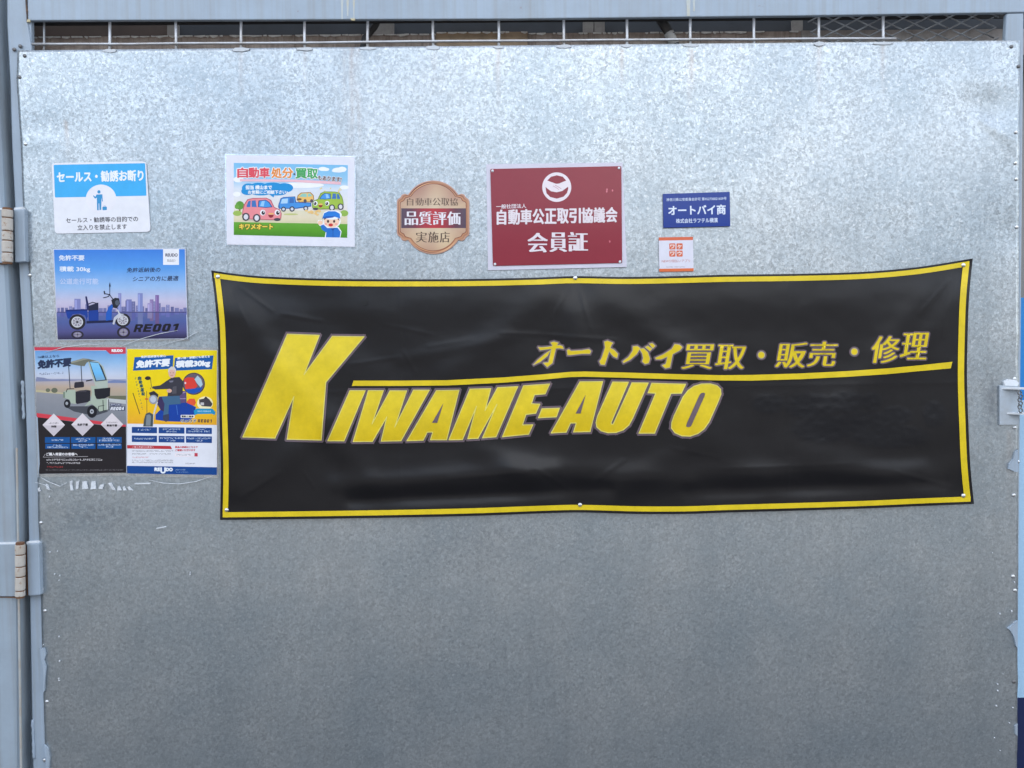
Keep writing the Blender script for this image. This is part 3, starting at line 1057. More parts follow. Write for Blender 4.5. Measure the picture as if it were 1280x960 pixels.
def along(line, t, ax):
    a, b = line[0][ax], line[-1][ax]
    v = a + (b - a) * t
    for k in range(len(line) - 1):
        p, q = line[k], line[k + 1]
        if v <= q[ax] or k == len(line) - 2:
            # smooth through the traced points
            p0, q1 = line[max(k - 1, 0)], line[min(k + 2, len(line) - 1)]
            s = (v - p[ax]) / (q[ax] - p[ax])
            m0 = (q[1 - ax] - p0[1 - ax]) / max(q[ax] - p0[ax], 1e-6) * (q[ax] - p[ax])
            m1 = (q1[1 - ax] - p[1 - ax]) / max(q1[ax] - p[ax], 1e-6) * (q[ax] - p[ax])
            o_ = (2 * s ** 3 - 3 * s ** 2 + 1) * p[1 - ax] + (s ** 3 - 2 * s ** 2 + s) * m0 + (-2 * s ** 3 + 3 * s ** 2) * q[1 - ax] + (s ** 3 - s ** 2) * m1
            return (v, o_) if ax == 0 else (o_, v)


RIDGES = [((262, 345), (455, 600), 20, 0.0060), ((300, 330), (520, 470), 26, -0.0035), ((330, 480), (470, 640), 24, -0.0040), ((420, 606), (690, 588), 13, 0.0055), ((440, 626), (760, 612), 9, -0.0050),
          ((640, 585), (860, 600), 16, 0.0050), ((470, 560), (720, 545), 20, -0.0030), ((719, 340), (735, 520), 24, 0.0045), ((719, 340), (560, 470), 18, 0.0030), ((719, 345), (900, 470), 20, 0.0032),
          ((690, 420), (700, 460), 26, -0.0040), ((725, 640), (600, 560), 18, 0.0040), ((725, 640), (860, 560), 20, 0.0036), ((1214, 326), (1050, 520), 26, 0.0050), ((1214, 326), (1120, 440), 14, -0.0030),
          ((1214, 628), (980, 560), 22, 0.0050), ((1010, 600), (1190, 560), 18, -0.0030), ((840, 520), (960, 600), 26, 0.0040), ((860, 615), (1180, 605), 10, -0.0040), ((880, 590), (1150, 585), 13, 0.0034),
          ((300, 395), (700, 372), 22, 0.0025), ((760, 380), (1150, 372), 24, 0.0026), ((282, 640), (420, 520), 18, 0.0034), ((500, 450), (640, 420), 8, 0.0014), ((780, 500), (800, 560), 16, 0.0020),
          # sharp creases from folding
          ((352, 392), (402, 401), 2.6, 0.00059), ((440, 455), (500, 446), 2.4, 0.00052), ((505, 440), (520, 466), 2.2, 0.00052), ((535, 433), (590, 424), 2.4, 0.00046), ((480, 405), (540, 418), 2.2, 0.00039),
          ((626, 416), (700, 419), 2.4, 0.00052), ((690, 420), (770, 425), 2.6, 0.00052), ((1186, 350), (1150, 392), 2.6, 0.00072), ((1196, 345), (1178, 420), 2.4, 0.00052), ((296, 356), (340, 388), 2.6, 0.00065),
          ((290, 366), (316, 420), 2.6, 0.00059), ((300, 622), (350, 590), 2.8, 0.00065), ((380, 590), (395, 612), 2.2, 0.00052), ((730, 612), (780, 575), 2.6, 0.00059), ((712, 612), (668, 585), 2.6, 0.00059),
          ((724, 360), (738, 410), 2.4, 0.00065), ((712, 358), (690, 400), 2.4, 0.00059), ((1188, 608), (1120, 590), 2.6, 0.00065), ((900, 586), (1060, 580), 2.2, 0.00046), ((560, 598), (660, 590), 2.4, 0.00052),
          ((840, 560), (900, 572), 2.4, 0.00039), ((985, 320), (985, 640), 2.6, 0.00039), ((500, 340), (500, 650), 2.6, 0.00039), ((260, 492), (1220, 478), 2.6, 0.00033)]
GROMMETS = [(272.5, 346.0), (283.5, 637.5), (719, 347.5), (725, 631.0), (1204, 331.5), (1204, 619.5)]


def overpaint(px, py):
    """where old lettering was painted over"""
    m = 0.0
    for cx, cy, rx, ry in ((961, 505, 20, 12), (1015, 508, 34, 16), (1058, 503, 26, 14), (1090, 502, 12, 12), (1030, 535, 40, 18), (1120, 520, 20, 12), (1168, 518, 14, 16), (1080, 528, 40, 14), (1110, 545, 50, 14)):
        q = ((px - cx) / rx) ** 2 + ((py - cy) / ry) ** 2
        m = max(m, 1 / (1 + math.exp(min(40, (q - 1) * 7))))
    return m


def fold(px, py):
    h = 0.0125
    for (ax_, ay_), (bx_, by_), w, a in RIDGES:
        dx, dy = bx_ - ax_, by_ - ay_
        L2 = dx * dx + dy * dy
        t = ((px - ax_) * dx + (py - ay_) * dy) / L2
        tt = min(1, max(0, t))
        qx, qy = px - ax_ - dx * tt, py - ay_ - dy * tt
        d2 = qx * qx + qy * qy
        if d2 < 9 * w * w:
            h += a * math.exp(-d2 / (w * w)) * (0.45 + 0.55 * math.sin(math.pi * min(1, max(0, 0.15 + 0.7 * t))))
    p = Vector((px * 0.010, py * 0.016, 1.7))
    h += 0.0016 * noise.noise(p) + 0.0006 * noise.noise(p * 3.1) + 0.0001 * noise.noise(p * 8.0)
    # gentle billow towards the lower half, drawn in at the fixings
    h += 0.004 * math.sin(math.pi * min(1, max(0, (py - 340) / 300))) * (0.6 + 0.4 * math.sin(px * 0.011))
    # the painted-over lettering stands slightly proud of the cloth
    if 935 < px < 1190 and 480 < py < 575:
        m = overpaint(px, py)
        h += m * 0.0004 + 0.0006 * m * noise.noise(Vector((px * 0.11, py * 0.14, 4))) + 0.00015 * m * noise.noise(Vector((px * 0.3, py * 0.35, 9)))
    k = 0.0
    for gx, gy in GROMMETS:
        k = max(k, math.exp(-((px - gx) ** 2 + (py - gy) ** 2) / (26.0 ** 2)))
    h = h * (1 - 0.72 * k) + 0.0036 * 0.72 * k
    return max(h, 0.0032)


banner = thing('banner', 'large creased black vinyl banner with yellow border and yellow lettering', 'banner', U(745, 650, 0.01))
nu, nv = 470, 156
V, F, CB = [], [], []
blk = tuple(v * SCALE for v in lin((17, 16, 20)))
smudge = tuple(v * SCALE for v in lin((9, 11, 19)))
for j in range(nv + 1):
    t = j / nv
    for i in range(nu + 1):
        s = i / nu
        T_, Bt = along(B_TOP, s, 0), along(B_BOT, s, 0)
        L_, R_ = along(B_LEFT, t, 1), along(B_RIGHT, t, 1)
        c00, c10, c01, c11 = B_TOP[0], B_TOP[-1], B_BOT[0], B_BOT[-1]
        x = (1 - t) * T_[0] + t * Bt[0] + (1 - s) * L_[0] + s * R_[0] - ((1 - s) * (1 - t) * c00[0] + s * (1 - t) * c10[0] + (1 - s) * t * c01[0] + s * t * c11[0])
        y = (1 - t) * T_[1] + t * Bt[1] + (1 - s) * L_[1] + s * R_[1] - ((1 - s) * (1 - t) * c00[1] + s * (1 - t) * c10[1] + (1 - s) * t * c01[1] + s * t * c11[1])
        V.append(U(x, y, fold(x, y)))
        m = overpaint(x, y) if 935 < x < 1190 and 480 < y < 575 else 0.0
        CB.append(tuple(a + (b - a) * m for a, b in zip(blk, smudge)))
for j in range(nv):
    for i in range(nu):
        a = j * (nu + 1) + i
        F.append((a, a + nu + 1, a + nu + 2, a + 1))
cloth = link_mesh('cloth', V, F, M['vinyl'], banner, smooth=True, cols=CB)

YEL, OUT = (234, 206, 30), (112, 96, 104)
P = Print(banner, 0.0010, M['vinyl'], fold)
P.part('border')
tx = [B_TOP[0][0] + (B_TOP[-1][0] - B_TOP[0][0]) * k / 80 for k in range(81)]


def strip(line, ax, a0, a1, t0, t1, n):
    """ribbon that keeps the given distances from a traced edge"""
    for k in range(n):
        ta, tb = t0 + (t1 - t0) * k / n, t0 + (t1 - t0) * (k + 1) / n
        p, q = along(line, ta, ax), along(line, tb, ax)
        o1 = (0, 1) if ax == 0 else (1, 0)
        P.parts['border'][2].extend([P.col(YEL)] * 4)
        Vv, Ff, _ = P.parts['border']
        b = len(Vv)
        pts = [(p[0] + o1[0] * a0, p[1] + o1[1] * a0), (q[0] + o1[0] * a0, q[1] + o1[1] * a0), (q[0] + o1[0] * a1, q[1] + o1[1] * a1), (p[0] + o1[0] * a1, p[1] + o1[1] * a1)]
        Vv += [(x, y, P.base) for x, y in pts]
        a = sum(pts[i][0] * pts[(i + 1) % 4][1] - pts[(i + 1) % 4][0] * pts[i][1] for i in range(4))
        Ff.append(tuple(b + i for i in ((0, 1, 2, 3) if a < 0 else (3, 2, 1, 0))))


strip(B_TOP, 0, 2.6, 8.8, 0.0036, 0.9955, 60)
strip(B_BOT, 0, -9.6, -3.2, 0.0036, 0.9955, 60)
strip(B_LEFT, 1, 3.2, 9.8, 0.0285, 0.970, 30)
strip(B_RIGHT, 1, -11.5, -3.6, 0.0285, 0.970, 30)

# underline bar
P.fixed = 20
P.part('yellow_bar')
BAR = [(441.9, 475.8), (500, 475.8), (560, 475.2), (628, 471.8), (680, 467.8), (712, 464.8), (730, 464.3), (780, 465.6), (840, 467.4), (900, 469.0), (940, 468.6), (1000, 466.8), (1060, 463.8), (1110, 460.4), (1150, 456.6), (1190.5, 452.2)]
bar_lo = [(x - (2.0 if i == 0 else 0), y + 6.6 + (0.6 if x > 900 else 0)) for i, (x, y) in enumerate(BAR)]
bar_lo[-1] = (1188.5, 460.4)
for k in range(len(BAR) - 1):
    P.poly([BAR[k], BAR[k + 1], bar_lo[k + 1], bar_lo[k]], YEL)

# big slanted letters, traced in crops of the photograph
cK, c1, c2, c3, c4 = (300, 400, 5.65), (400, 460, 8), (540, 460, 8), (670, 460, 8), (780, 460, 8)
LET = [
    (cK, [(335, 100), (560, 108), (452, 386), (652, 115), (876, 118), (606, 440), (574, 848), (333, 842), (381, 540), (247, 834), (20, 826)], []),
    (c1, [(300, 226), (452, 226), (240, 728), (78, 728)], []),
    (c1, [(484, 226), (634, 226), (520, 560), (700, 228), (866, 228), (748, 590), (935, 222), (1092, 222), (810, 728), (612, 732), (668, 490), (524, 735), (332, 736)], []),
    (c2, [(44, 226), (270, 222), (146, 718), (-16, 718), (8, 642), (-46, 640), (-88, 722), (-250, 728)],
     [(115, 350), (52, 548), (0, 548)]),
    (c2, [(380, 212), (588, 206), (530, 425), (656, 196), (858, 186), (640, 688), (506, 698), (650, 362), (460, 702), (358, 708), (445, 382), (305, 716), (170, 718)], []),
    (c2, [(915, 178), (1176, 160), (1132, 258), (1024, 268), (994, 358), (1078, 362), (1038, 452), (940, 464), (904, 570), (1008, 568), (966, 662), (704, 688)], []),
    (c2, [(1100, 408), (1274, 402), (1244, 488), (1064, 498)], []),
    (c3, [(440, 138), (666, 136), (540, 636), (376, 640), (402, 550), (345, 550), (302, 642), (152, 650)],
     [(498, 265), (446, 455), (396, 455)]),
    (c3, [(768, 140), (924, 142), (752, 545), (752, 562), (772, 562), (960, 148), (1122, 150), (968, 500), (930, 570), (872, 620), (800, 645), (720, 648), (650, 628), (608, 590), (600, 545), (616, 480)], []),
    (c4, [(278, 152), (616, 162), (574, 252), (470, 254), (306, 652), (150, 652), (318, 252), (240, 248)], []),
    (c4, [(775, 160), (860, 158), (930, 176), (966, 212), (970, 262), (940, 340), (850, 540), (800, 610), (740, 655), (660, 682), (580, 678), (510, 648), (474, 600), (478, 545), (500, 480), (590, 290), (640, 225), (700, 182)],
     [(800, 246), (812, 256), (806, 280), (672, 580), (650, 590), (626, 590), (622, 575), (632, 545), (756, 268), (775, 250)]),
]
P.fixed = 0
for k, (cr_, pts, hole) in enumerate(LET):
    P.crop(*cr_)
    P.part('letter_outline#%d' % k)
    P.fixed = 0
    P.line(pts, 6.2 * cr_[2], OUT, closed=True)
    P.part('letter#%d' % k)
    P.fixed = 22
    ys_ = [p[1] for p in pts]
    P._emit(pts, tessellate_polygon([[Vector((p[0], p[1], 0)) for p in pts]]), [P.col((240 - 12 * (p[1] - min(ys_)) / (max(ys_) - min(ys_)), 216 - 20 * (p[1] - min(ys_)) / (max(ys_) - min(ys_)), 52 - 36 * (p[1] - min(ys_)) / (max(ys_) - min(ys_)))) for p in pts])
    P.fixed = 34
    P.line(pts, 1.15 * cr_[2], (236, 224, 112), closed=True)
    if hole:
        P.fixed = 46
        P.poly(hole, OUT)
# small line of slanted lettering above the bar
ca, cb = (660, 410, 4.923), (910, 405, 4.129)
SM = [(ca, 'オ', 48, 88, 216, 238), (ca, 'ー', 240, 128, 384, 168), (ca, 'ト', 440, 80, 552, 224), (ca, 'バ', 586, 96, 776, 218), (ca, 'イ', 790, 98, 948, 244), (ca, '買', 948, 102, 1150, 250), (ca, '取', 1152, 104, 1345, 252),
      (cb, '販', 246, 98, 410, 224), (cb, '売', 410, 92, 566, 218), (cb, '修', 734, 64, 890, 200), (cb, '理', 888, 46, 1040, 182)]
BRUSH = {   # brush-like kana, traced stroke by stroke
    'オ': [[(64, 118), (75, 136), (120, 130), (195, 124), (218, 128), (212, 112), (195, 106), (120, 117), (80, 120)],
           [(140, 90), (160, 85), (186, 92), (178, 105), (165, 150), (150, 215), (118, 240), (95, 215), (126, 212), (138, 160), (150, 106)],
           [(138, 138), (120, 170), (75, 208), (34, 226), (60, 198), (105, 160)]],
    'ー': [[(240, 138), (252, 131), (264, 142), (330, 138), (374, 131), (387, 142), (380, 158), (330, 158), (262, 166), (245, 166)]],
    'ト': [[(470, 85), (490, 79), (522, 92), (512, 105), (490, 170), (472, 226), (448, 224), (440, 205), (452, 190), (475, 120)],
           [(498, 120), (530, 136), (553, 160), (547, 184), (526, 174), (503, 147)]],
    'バ': [[(646, 114), (672, 111), (690, 124), (668, 160), (628, 195), (588, 214), (584, 206), (620, 178), (645, 140)],
           [(688, 130), (712, 126), (737, 150), (750, 190), (742, 215), (720, 221), (703, 206), (710, 185), (703, 155)],
           [(722, 118), (738, 110), (762, 128), (750, 140)], [(746, 98), (765, 94), (782, 110), (768, 124)]],
    'イ': [[(903, 100), (930, 103), (949, 118), (936, 136), (880, 166), (820, 192), (788, 192), (784, 184), (830, 164), (885, 130)],
           [(860, 165), (892, 150), (884, 190), (873, 242), (845, 247), (826, 230), (848, 222), (856, 190)]]}
for k, (cr_, ch_, x0, y0, x1, y1) in enumerate(SM):
    P.crop(*cr_)
    sh = (y1 - y0) * 0.17
    q = [(x0 + sh, y0), (x1, y0), (x1 - sh, y1), (x0, y1)]
    P.part('small_letter_outline#%d' % k)
    P.fixed = 0
    if ch_ in BRUSH:
        for st_ in BRUSH[ch_]:
            P.line(st_, 4.6 * cr_[2], OUT, closed=True)
        P.fixed = 11
        for st_ in BRUSH[ch_]:
            P.line(st_, 1.1 * cr_[2], (196, 188, 160), closed=True)
        P.part('small_letter#%d' % k)
        P.fixed = 22
        for st_ in BRUSH[ch_]:
            P.poly(st_, YEL)
    else:
        P.text(ch_, q, OUT, bold=2.0, ring=8, off=-0.012, smear=0.9)
        P.fixed = 11
        P.text(ch_, q, (180, 170, 150), bold=0.2, ring=4, off=-0.012, smear=0.9)
        P.part('small_letter#%d' % k)
        P.fixed = 22
        P.text(ch_, q, YEL, smear=1.0, bold=0.22, ring=4, off=-0.012)
for k, (cx, cy) in enumerate(((172, 160), (652, 143))):
    P.crop(*cb)
    P.part('dot_outline#%d' % k)
    P.fixed = 0
    P.ell(cx, cy, 27, 27, OUT)
    P.fixed = 11
    P.ell(cx, cy, 19, 19, (196, 188, 160))
    P.part('dot#%d' % k)
    P.fixed = 22
    P.ell(cx, cy, 16, 16, YEL)
P.crop(0, 0, 1)
P.part('hole_mark')
P.ell(456, 378.6, 3.6, 3.6, (14, 13, 15))  # dark disc drawn for a hole in the cloth
P.build()
for gx, gy in GROMMETS:
    c = U(gx, gy, fold(gx, gy) + 0.0004)
    MB().lathe_y(c, [(0.0052, -0.002), (0.0052, 0.001), (0.0044, 0.0024), (0.0024, 0.0034), (0.0006, 0.0037)], 14).build('grommet_screw', M['screw'], banner, smooth=True)

# ------------------------------------------------------------------ no-salesmen sticker
cr_ = (40, 190, 6.095)
t_ = thing('no_sales_sticker', 'white and sky blue rounded sticker with a standing figure, above a tricycle notice', 'sticker', U(125, 291))
sheet_part(t_, 'card', cpx(cr_, rounded([(150, 84), (868, 70), (902, 608), (174, 622)], 30)), BASE, 0.001, (236, 238, 245), M['print'])
P = Print(t_, BASE + STEP * 2, M['print']).crop(*cr_)
SB = (66, 178, 240)
P.part('blue_header')
P.rrect([(165, 98), (862, 85), (872, 333), (175, 347)], 8, SB)
P.part('white_circle')
P.ell(526, 358, 116, 110, (238, 238, 245), n=40)
P.part('standing_figure')
FB_ = (58, 150, 205)
P.ell(510, 304, 12, 13, FB_)
P.poly([(492, 324), (536, 322), (540, 376), (534, 378), (530, 346), (527, 440), (514, 442), (512, 392), (508, 392), (508, 444), (496, 444), (494, 348), (480, 356), (464, 334), (470, 330), (482, 342)], FB_)
P.rrect([(536, 418), (570, 416), (571, 442), (537, 444)], 5, FB_)
P.line([(546, 418), (548, 411), (560, 411), (562, 417)], 3, FB_)
P.part('text_line#0')
P.text('セールス・勧誘お断り', [(190, 152), (846, 138), (848, 218), (193, 232)], (246, 250, 253), bold=0.55, ring=6)
P.part('text_line#1')
P.text('セールス・勧誘等の目的での', [(258, 502), (806, 489), (808, 529), (260, 541)], (70, 70, 78), bold=0.12, ring=4)
P.part('text_line#2')
P.text('立入りを禁止します', [(346, 556), (722, 547), (723, 588), (347, 597)], (70, 70, 78), bold=0.12, ring=4)
P.build()

# ------------------------------------------------------------------ tricycle notice (landscape)
cr_ = (50, 300, 6.4)
t_ = thing('tricycle_notice', 'landscape notice of a blue tricycle before a skyline at dusk, in a clear sleeve', 'poster', U(150, 428))
sheet_part(t_, 'paper', cpx(cr_, [(104, 72), (1163, 68), (1181, 792), (140, 802)]), BASE, 0.001, (205, 212, 232), M['print'])
P = Print(t_, BASE + STEP * 2, M['print']).crop(*cr_)
P.part('sky_picture')
P.grad([(112, 78), (1158, 74), (1170, 575), (132, 582)], [(0, (62, 130, 220)), (0.3, (92, 160, 232)), (0.6, (156, 192, 234)), (0.82, (200, 196, 220)), (1, (186, 172, 202))])
P.grad([(132, 582), (1170, 572), (1176, 788), (142, 797)], [(0, (96, 108, 158)), (0.35, (82, 98, 158)), (0.7, (84, 84, 138)), (1, (44, 40, 68))])
P.part('skyline_picture')
rs = random.Random(3)
x = 140
while x < 1160:
    w = rs.uniform(14, 34)
    hgt = rs.uniform(22, 90) * (1.0 if 250 < x < 380 or 640 < x < 960 else 0.6)
    b = rs.randint(-14, 18)
    sl = (x - 132) * -0.0095
    c_ = (112 + b, 116 + b, 164 + b)
    P.rect(x, 578 + sl - hgt, x + w, 579 + sl, c_)
    P.rect(x, 580 + sl, x + w, 584 + sl + hgt * 0.8, (100 + b // 2, 104 + b // 2, 168 + b // 2))
    if hgt > 40:
        for k in range(int(hgt // 12)):
            P.rect(x + w * .25, 574 + sl - hgt + 8 + k * 12, x + w * .75, 574 + sl - hgt + 12 + k * 12, (160 + b, 158 + b, 200 + b))
    x += w + rs.uniform(-3, 10)
for x0, w, h0, c_ in ((782, 40, 150, (132, 142, 196)), (922, 30, 135, (128, 104, 160)), (625, 26, 150, (140, 146, 198)), (690, 44, 100, (120, 124, 180)), (878, 30, 100, (140, 122, 170)), (275, 50, 105, (132, 136, 190)), (860, 36, 70, (160, 150, 196))):
    P.rect(x0, 575 - h0, x0 + w, 576, c_)
    P.rect(x0 + 5, 575 - h0 + 10, x0 + w * .4, 570, tuple(min(255, v + 26) for v in c_))
    P.rect(x0, 578, x0 + w, 578 + h0 * .7, tuple(int(v * .86) for v in c_))
P.rect(134, 574, 1171, 581, (74, 74, 120))
P.part('tricycle_picture')
NB, DK = (22, 62, 150), (30, 32, 52)


def wheel(cx, cy, rx, ry, hub=(214, 216, 222), sp=8):
    P.ell(cx, cy, rx, ry, (38, 36, 46), n=26)
    P.ell(cx, cy, rx * .7, ry * .7, hub, n=24)
    P.ell(cx, cy, rx * .58, ry * .58, (150, 146, 158), n=20)
    for k in range(sp):
        a = math.tau * k / sp
        P.line([(cx, cy), (cx + rx * .6 * math.cos(a), cy + ry * .6 * math.sin(a))], 5, hub)
    P.ell(cx, cy, rx * .16, ry * .16, (70, 66, 76), n=10)


wheel(300, 757, 50, 32, (112, 104, 140), 4)       # reflections in the wet ground
wheel(668, 738, 52, 44, (120, 112, 150), 4)
P.poly([(206, 566), (378, 560), (382, 612), (372, 640), (360, 604), (320, 590), (262, 594), (236, 630), (222, 628), (212, 600)], NB)
P.poly([(206, 558), (380, 553), (381, 566), (207, 572)], (16, 44, 118))
wheel(298, 656, 66, 62)
P.poly([(386, 556), (468, 552), (468, 660), (392, 664)], NB)
P.poly([(384, 528), (466, 500), (468, 560), (386, 566)], (34, 38, 66))
P.poly([(362, 452), (374, 450), (390, 520), (388, 560), (376, 560)], (34, 40, 92))
P.line([(388, 512), (420, 498), (450, 506)], 7, DK)
P.poly([(372, 648), (600, 640), (600, 658), (372, 668)], (24, 30, 70))
P.poly([(546, 540), (572, 512), (590, 530), (576, 560), (572, 640), (526, 646), (528, 588)], (32, 92, 186))
P.poly([(570, 480), (600, 462), (632, 466), (640, 510), (612, 548), (584, 540)], (34, 36, 48))
P.ell(618, 502, 17, 22, (84, 92, 108))
P.line([(586, 478), (556, 436), (520, 430)], 7, DK)
P.line([(556, 436), (548, 452), (508, 462)], 7, DK)
P.line([(558, 436), (558, 350)], 5, DK)
P.poly([(552, 372), (558, 334), (566, 372)], DK)
P.poly([(508, 410), (518, 406), (524, 432), (514, 436)], DK)
wheel(662, 642, 62, 56)
P.poly([(580, 672), (592, 620), (630, 588), (676, 592), (636, 610), (606, 640), (594, 678)], (196, 200, 212))
P.line([(620, 560), (662, 640)], 11, (206, 208, 216))
P.part('white_tag')
P.rect(985, 72, 1112, 199, (240, 242, 247))
P.text('REUDO', (1004, 108, 1100, 132), (90, 90, 110), bold=0.2, ring=4)
P.text('製品紹介', (1018, 154, 1086, 176), (90, 90, 100))
P.part('lettering')
WT = (232, 240, 252)
P.text('免許不要', (152, 122, 354, 164), WT, bold=0.25, ring=5)
P.text('積載 30kg', (156, 212, 400, 258), WT, bold=0.25, ring=5)
P.text('公道走行可能', (160, 308, 466, 354), (196, 212, 244), bold=0.2, ring=5)
P.text('免許返納後の', [(700, 222), (966, 218), (960, 256), (692, 260)], (44, 52, 84), bold=0.12, ring=4)
P.text('シニアの方に最適', [(748, 292), (1110, 286), (1104, 326), (740, 332)], (44, 52, 84), bold=0.12, ring=4)
P.block('RE001', [(760, 674), (1134, 668), (1114, 730), (740, 738)], (24, 22, 34))
P.build()
MB().prism(cpx(cr_, [(92, 60), (1166, 58), (1190, 806), (128, 818)]), BASE - 0.0006, BASE - 0.0009).build('clear_sleeve', M['film'], t_)

# ------------------------------------------------------------------ cart poster (black lower half)
t_ = thing('cart_poster', 'portrait poster of a pale green roofed cart over a black lower half', 'poster', U(100, 592))
sheet_part(t_, 'paper', [(42.6, 434.2), (158.0, 434.0), (158.4, 590.8), (48.2, 592.6)], BASE, 0.001, (200, 208, 222), M['print'])
P = Print(t_, BASE + STEP * 2, M['print'])
ct, cb2 = (40, 430, 10.667), (40, 510, 10.667)
P.part('landscape_picture').crop(*ct)
P.grad([(40, 90), (1252, 90), (1254, 470), (48, 470)], [(0, (108, 160, 216)), (0.4, (150, 190, 228)), (0.8, (196, 208, 228)), (1, (206, 208, 220))])
P.grad([(48, 462), (1254, 470), (1256, 760), (52, 700)], [(0, (150, 158, 188)), (0.15, (182, 174, 178)), (0.45, (190, 170, 150)), (0.75, (176, 164, 146)), (1, (160, 156, 150))])
P.poly([(60, 440), (150, 448), (260, 478), (420, 470), (620, 490), (48, 500)], (132, 140, 172))
P.poly([(1000, 500), (1100, 478), (1254, 492), (1254, 520), (1000, 520)], (120, 136, 176))
P.grad([(52, 640), (1256, 740), (1256, 1110), (60, 1110)], [(0, (150, 152, 158)), (0.4, (138, 142, 150)), (1, (126, 130, 138))])
P.poly([(52, 612), (300, 632), (420, 652), (420, 668), (52, 640)], (196, 186, 150))
P.ell(212, 616, 30, 26, (112, 116, 96))
P.ell(300, 618, 42, 34, (104, 108, 90))
P.poly([(1020, 690), (1254, 690), (1254, 746), (1020, 728)], (110, 112, 92))
P.poly([(1020, 726), (1254, 746), (1254, 800), (1030, 770)], (196, 200, 200))
P.part('cart_picture')
GR, GD, BK = (172, 186, 168), (122, 138, 120), (34, 34, 42)
P.poly([(430, 830), (800, 830), (1020, 900), (830, 960), (560, 900)], (72, 76, 84))
P.ell(470, 795, 44, 58, (26, 28, 36))
P.ell(464, 792, 18, 22, (160, 164, 170))
P.poly([(414, 640), (470, 612), (580, 612), (584, 800), (520, 790), (500, 740), (440, 722), (416, 720)], GR)
P.poly([(414, 640), (440, 640), (440, 720), (416, 716)], GD)
P.line([(488, 280), (508, 600)], 12, (70, 74, 84))
P.line([(654, 290), (666, 520)], 12, (70, 74, 84))
P.poly([(476, 262), (500, 242), (680, 190), (740, 196), (860, 224), (760, 232), (728, 250), (700, 296), (620, 288)], (116, 118, 104))
P.poly([(500, 242), (680, 190), (760, 200), (690, 214), (530, 256)], (152, 152, 136))
P.line([(456, 640), (470, 600), (560, 596)], 10, BK)
P.rrect([(566, 510), (690, 500), (696, 576), (560, 590)], 20, (48, 46, 56))
P.poly([(580, 640), (720, 610), (780, 620), (774, 770), (600, 800), (582, 780)], (38, 38, 48))
P.poly([(570, 640), (640, 618), (740, 612), (720, 640)], (66, 64, 72))
P.poly([(745, 236), (880, 230), (950, 300), (1010, 490), (1012, 600), (860, 600), (800, 420)], (178, 190, 178))
P.poly([(762, 232), (880, 244), (930, 300), (1000, 484), (846, 500)], (52, 60, 72))
P.grad([(772, 242), (886, 252), (978, 474), (858, 488)], [(0, (136, 204, 244)), (0.6, (112, 192, 244)), (1, (128, 170, 200))])
P.line([(726, 492), (800, 478)], 16, (46, 46, 56))
P.poly([(784, 560), (870, 560), (880, 720), (830, 780), (780, 770), (800, 650)], GR)
P.poly([(830, 600), (1044, 580), (1040, 690), (940, 740), (860, 730), (836, 680)], (30, 32, 40))
P.poly([(700, 830), (760, 762), (930, 730), (1020, 726), (1026, 870), (900, 900), (860, 850), (800, 800), (740, 820)], GR)
P.poly([(1000, 730), (1026, 726), (1028, 870), (1000, 880)], (206, 210, 206))
P.line([(946, 750), (952, 890), (1020, 880), (1020, 740)], 10, (50, 52, 58))
P.line([(880, 890), (890, 830), (960, 820)], 9, (60, 66, 66))
P.ell(800, 900, 66, 84, (24, 26, 34))
P.ell(798, 900, 26, 32, (178, 182, 190))
P.ell(798, 900, 10, 12, (60, 62, 70))
P.part('red_band')
P.poly([(30, 42), (1250, 44), (1250, 130), (1040, 134), (984, 84), (34, 86)], (206, 62, 84))
P.text('REUDO', (1064, 72, 1208, 104), (248, 244, 246), bold=0.35, ring=5)
P.part('red_stripe')
P.crop(*cb2)
P.poly([(62, 66), (1252, 224), (1252, 258), (66, 122)], (214, 66, 80))
P.part('black_ground')
P.poly([(66, 122), (900, 226), (1254, 250), (1256, 862), (94, 878)], (36, 32, 36))
P.part('diamond_badges')
for cx, cy in ((290, 226), (674, 222), (1066, 218)):
    P.poly([(cx, cy - 152), (cx + 150, cy), (cx, cy + 150), (cx - 150, cy)], (226, 218, 222))
    P.poly([(cx, cy + 10), (cx + 140, cy + 4), (cx, cy + 144), (cx - 140, cy + 4)], (206, 198, 204))
P.part('blue_boxes')
for r_i, (y0, y1) in enumerate(((388, 466), (478, 544))):
    for k, (x0, x1) in enumerate(((172, 504), (520, 846), (864, 1196))):
        P.rect(x0 + r_i * 6, y0, x1, y1, (16, 84, 150))
P.part('lettering').crop(*ct)
INK = (38, 52, 84)
P.text('16歳以上なら', [(80, 158), (360, 142), (362, 176), (82, 192)], INK, bold=0.1, ring=4)
P.text('免許不要', [(84, 222), (520, 186), (512, 292), (78, 328)], INK, bold=0.75, ring=8)
P.dashes(96, 388, 412, 416, (60, 70, 100), slope=-0.05)
P.rect(1046, 796, 1190, 824, (52, 62, 100))
P.dashes(1056, 800, 1180, 820, (230, 232, 240))
P.rect(1034, 832, 1240, 888, (60, 66, 90))
P.block('RE004', [(1050, 842), (1234, 838), (1226, 880), (1040, 884)], (240, 242, 248))
P.crop(*cb2)
P.dashes(222, 192, 360, 214, (70, 62, 70))
P.text('特徴', (258, 232, 326, 262), (50, 46, 52), bold=0.15, ring=4)
P.text('免許不要', (604, 206, 744, 238), (50, 46, 52), bold=0.15, ring=4)
P.dashes(990, 184, 1148, 202, (90, 82, 90))
P.text('車検不要', (996, 218, 1134, 248), (50, 46, 52), bold=0.15, ring=4)
WB = (222, 232, 246)
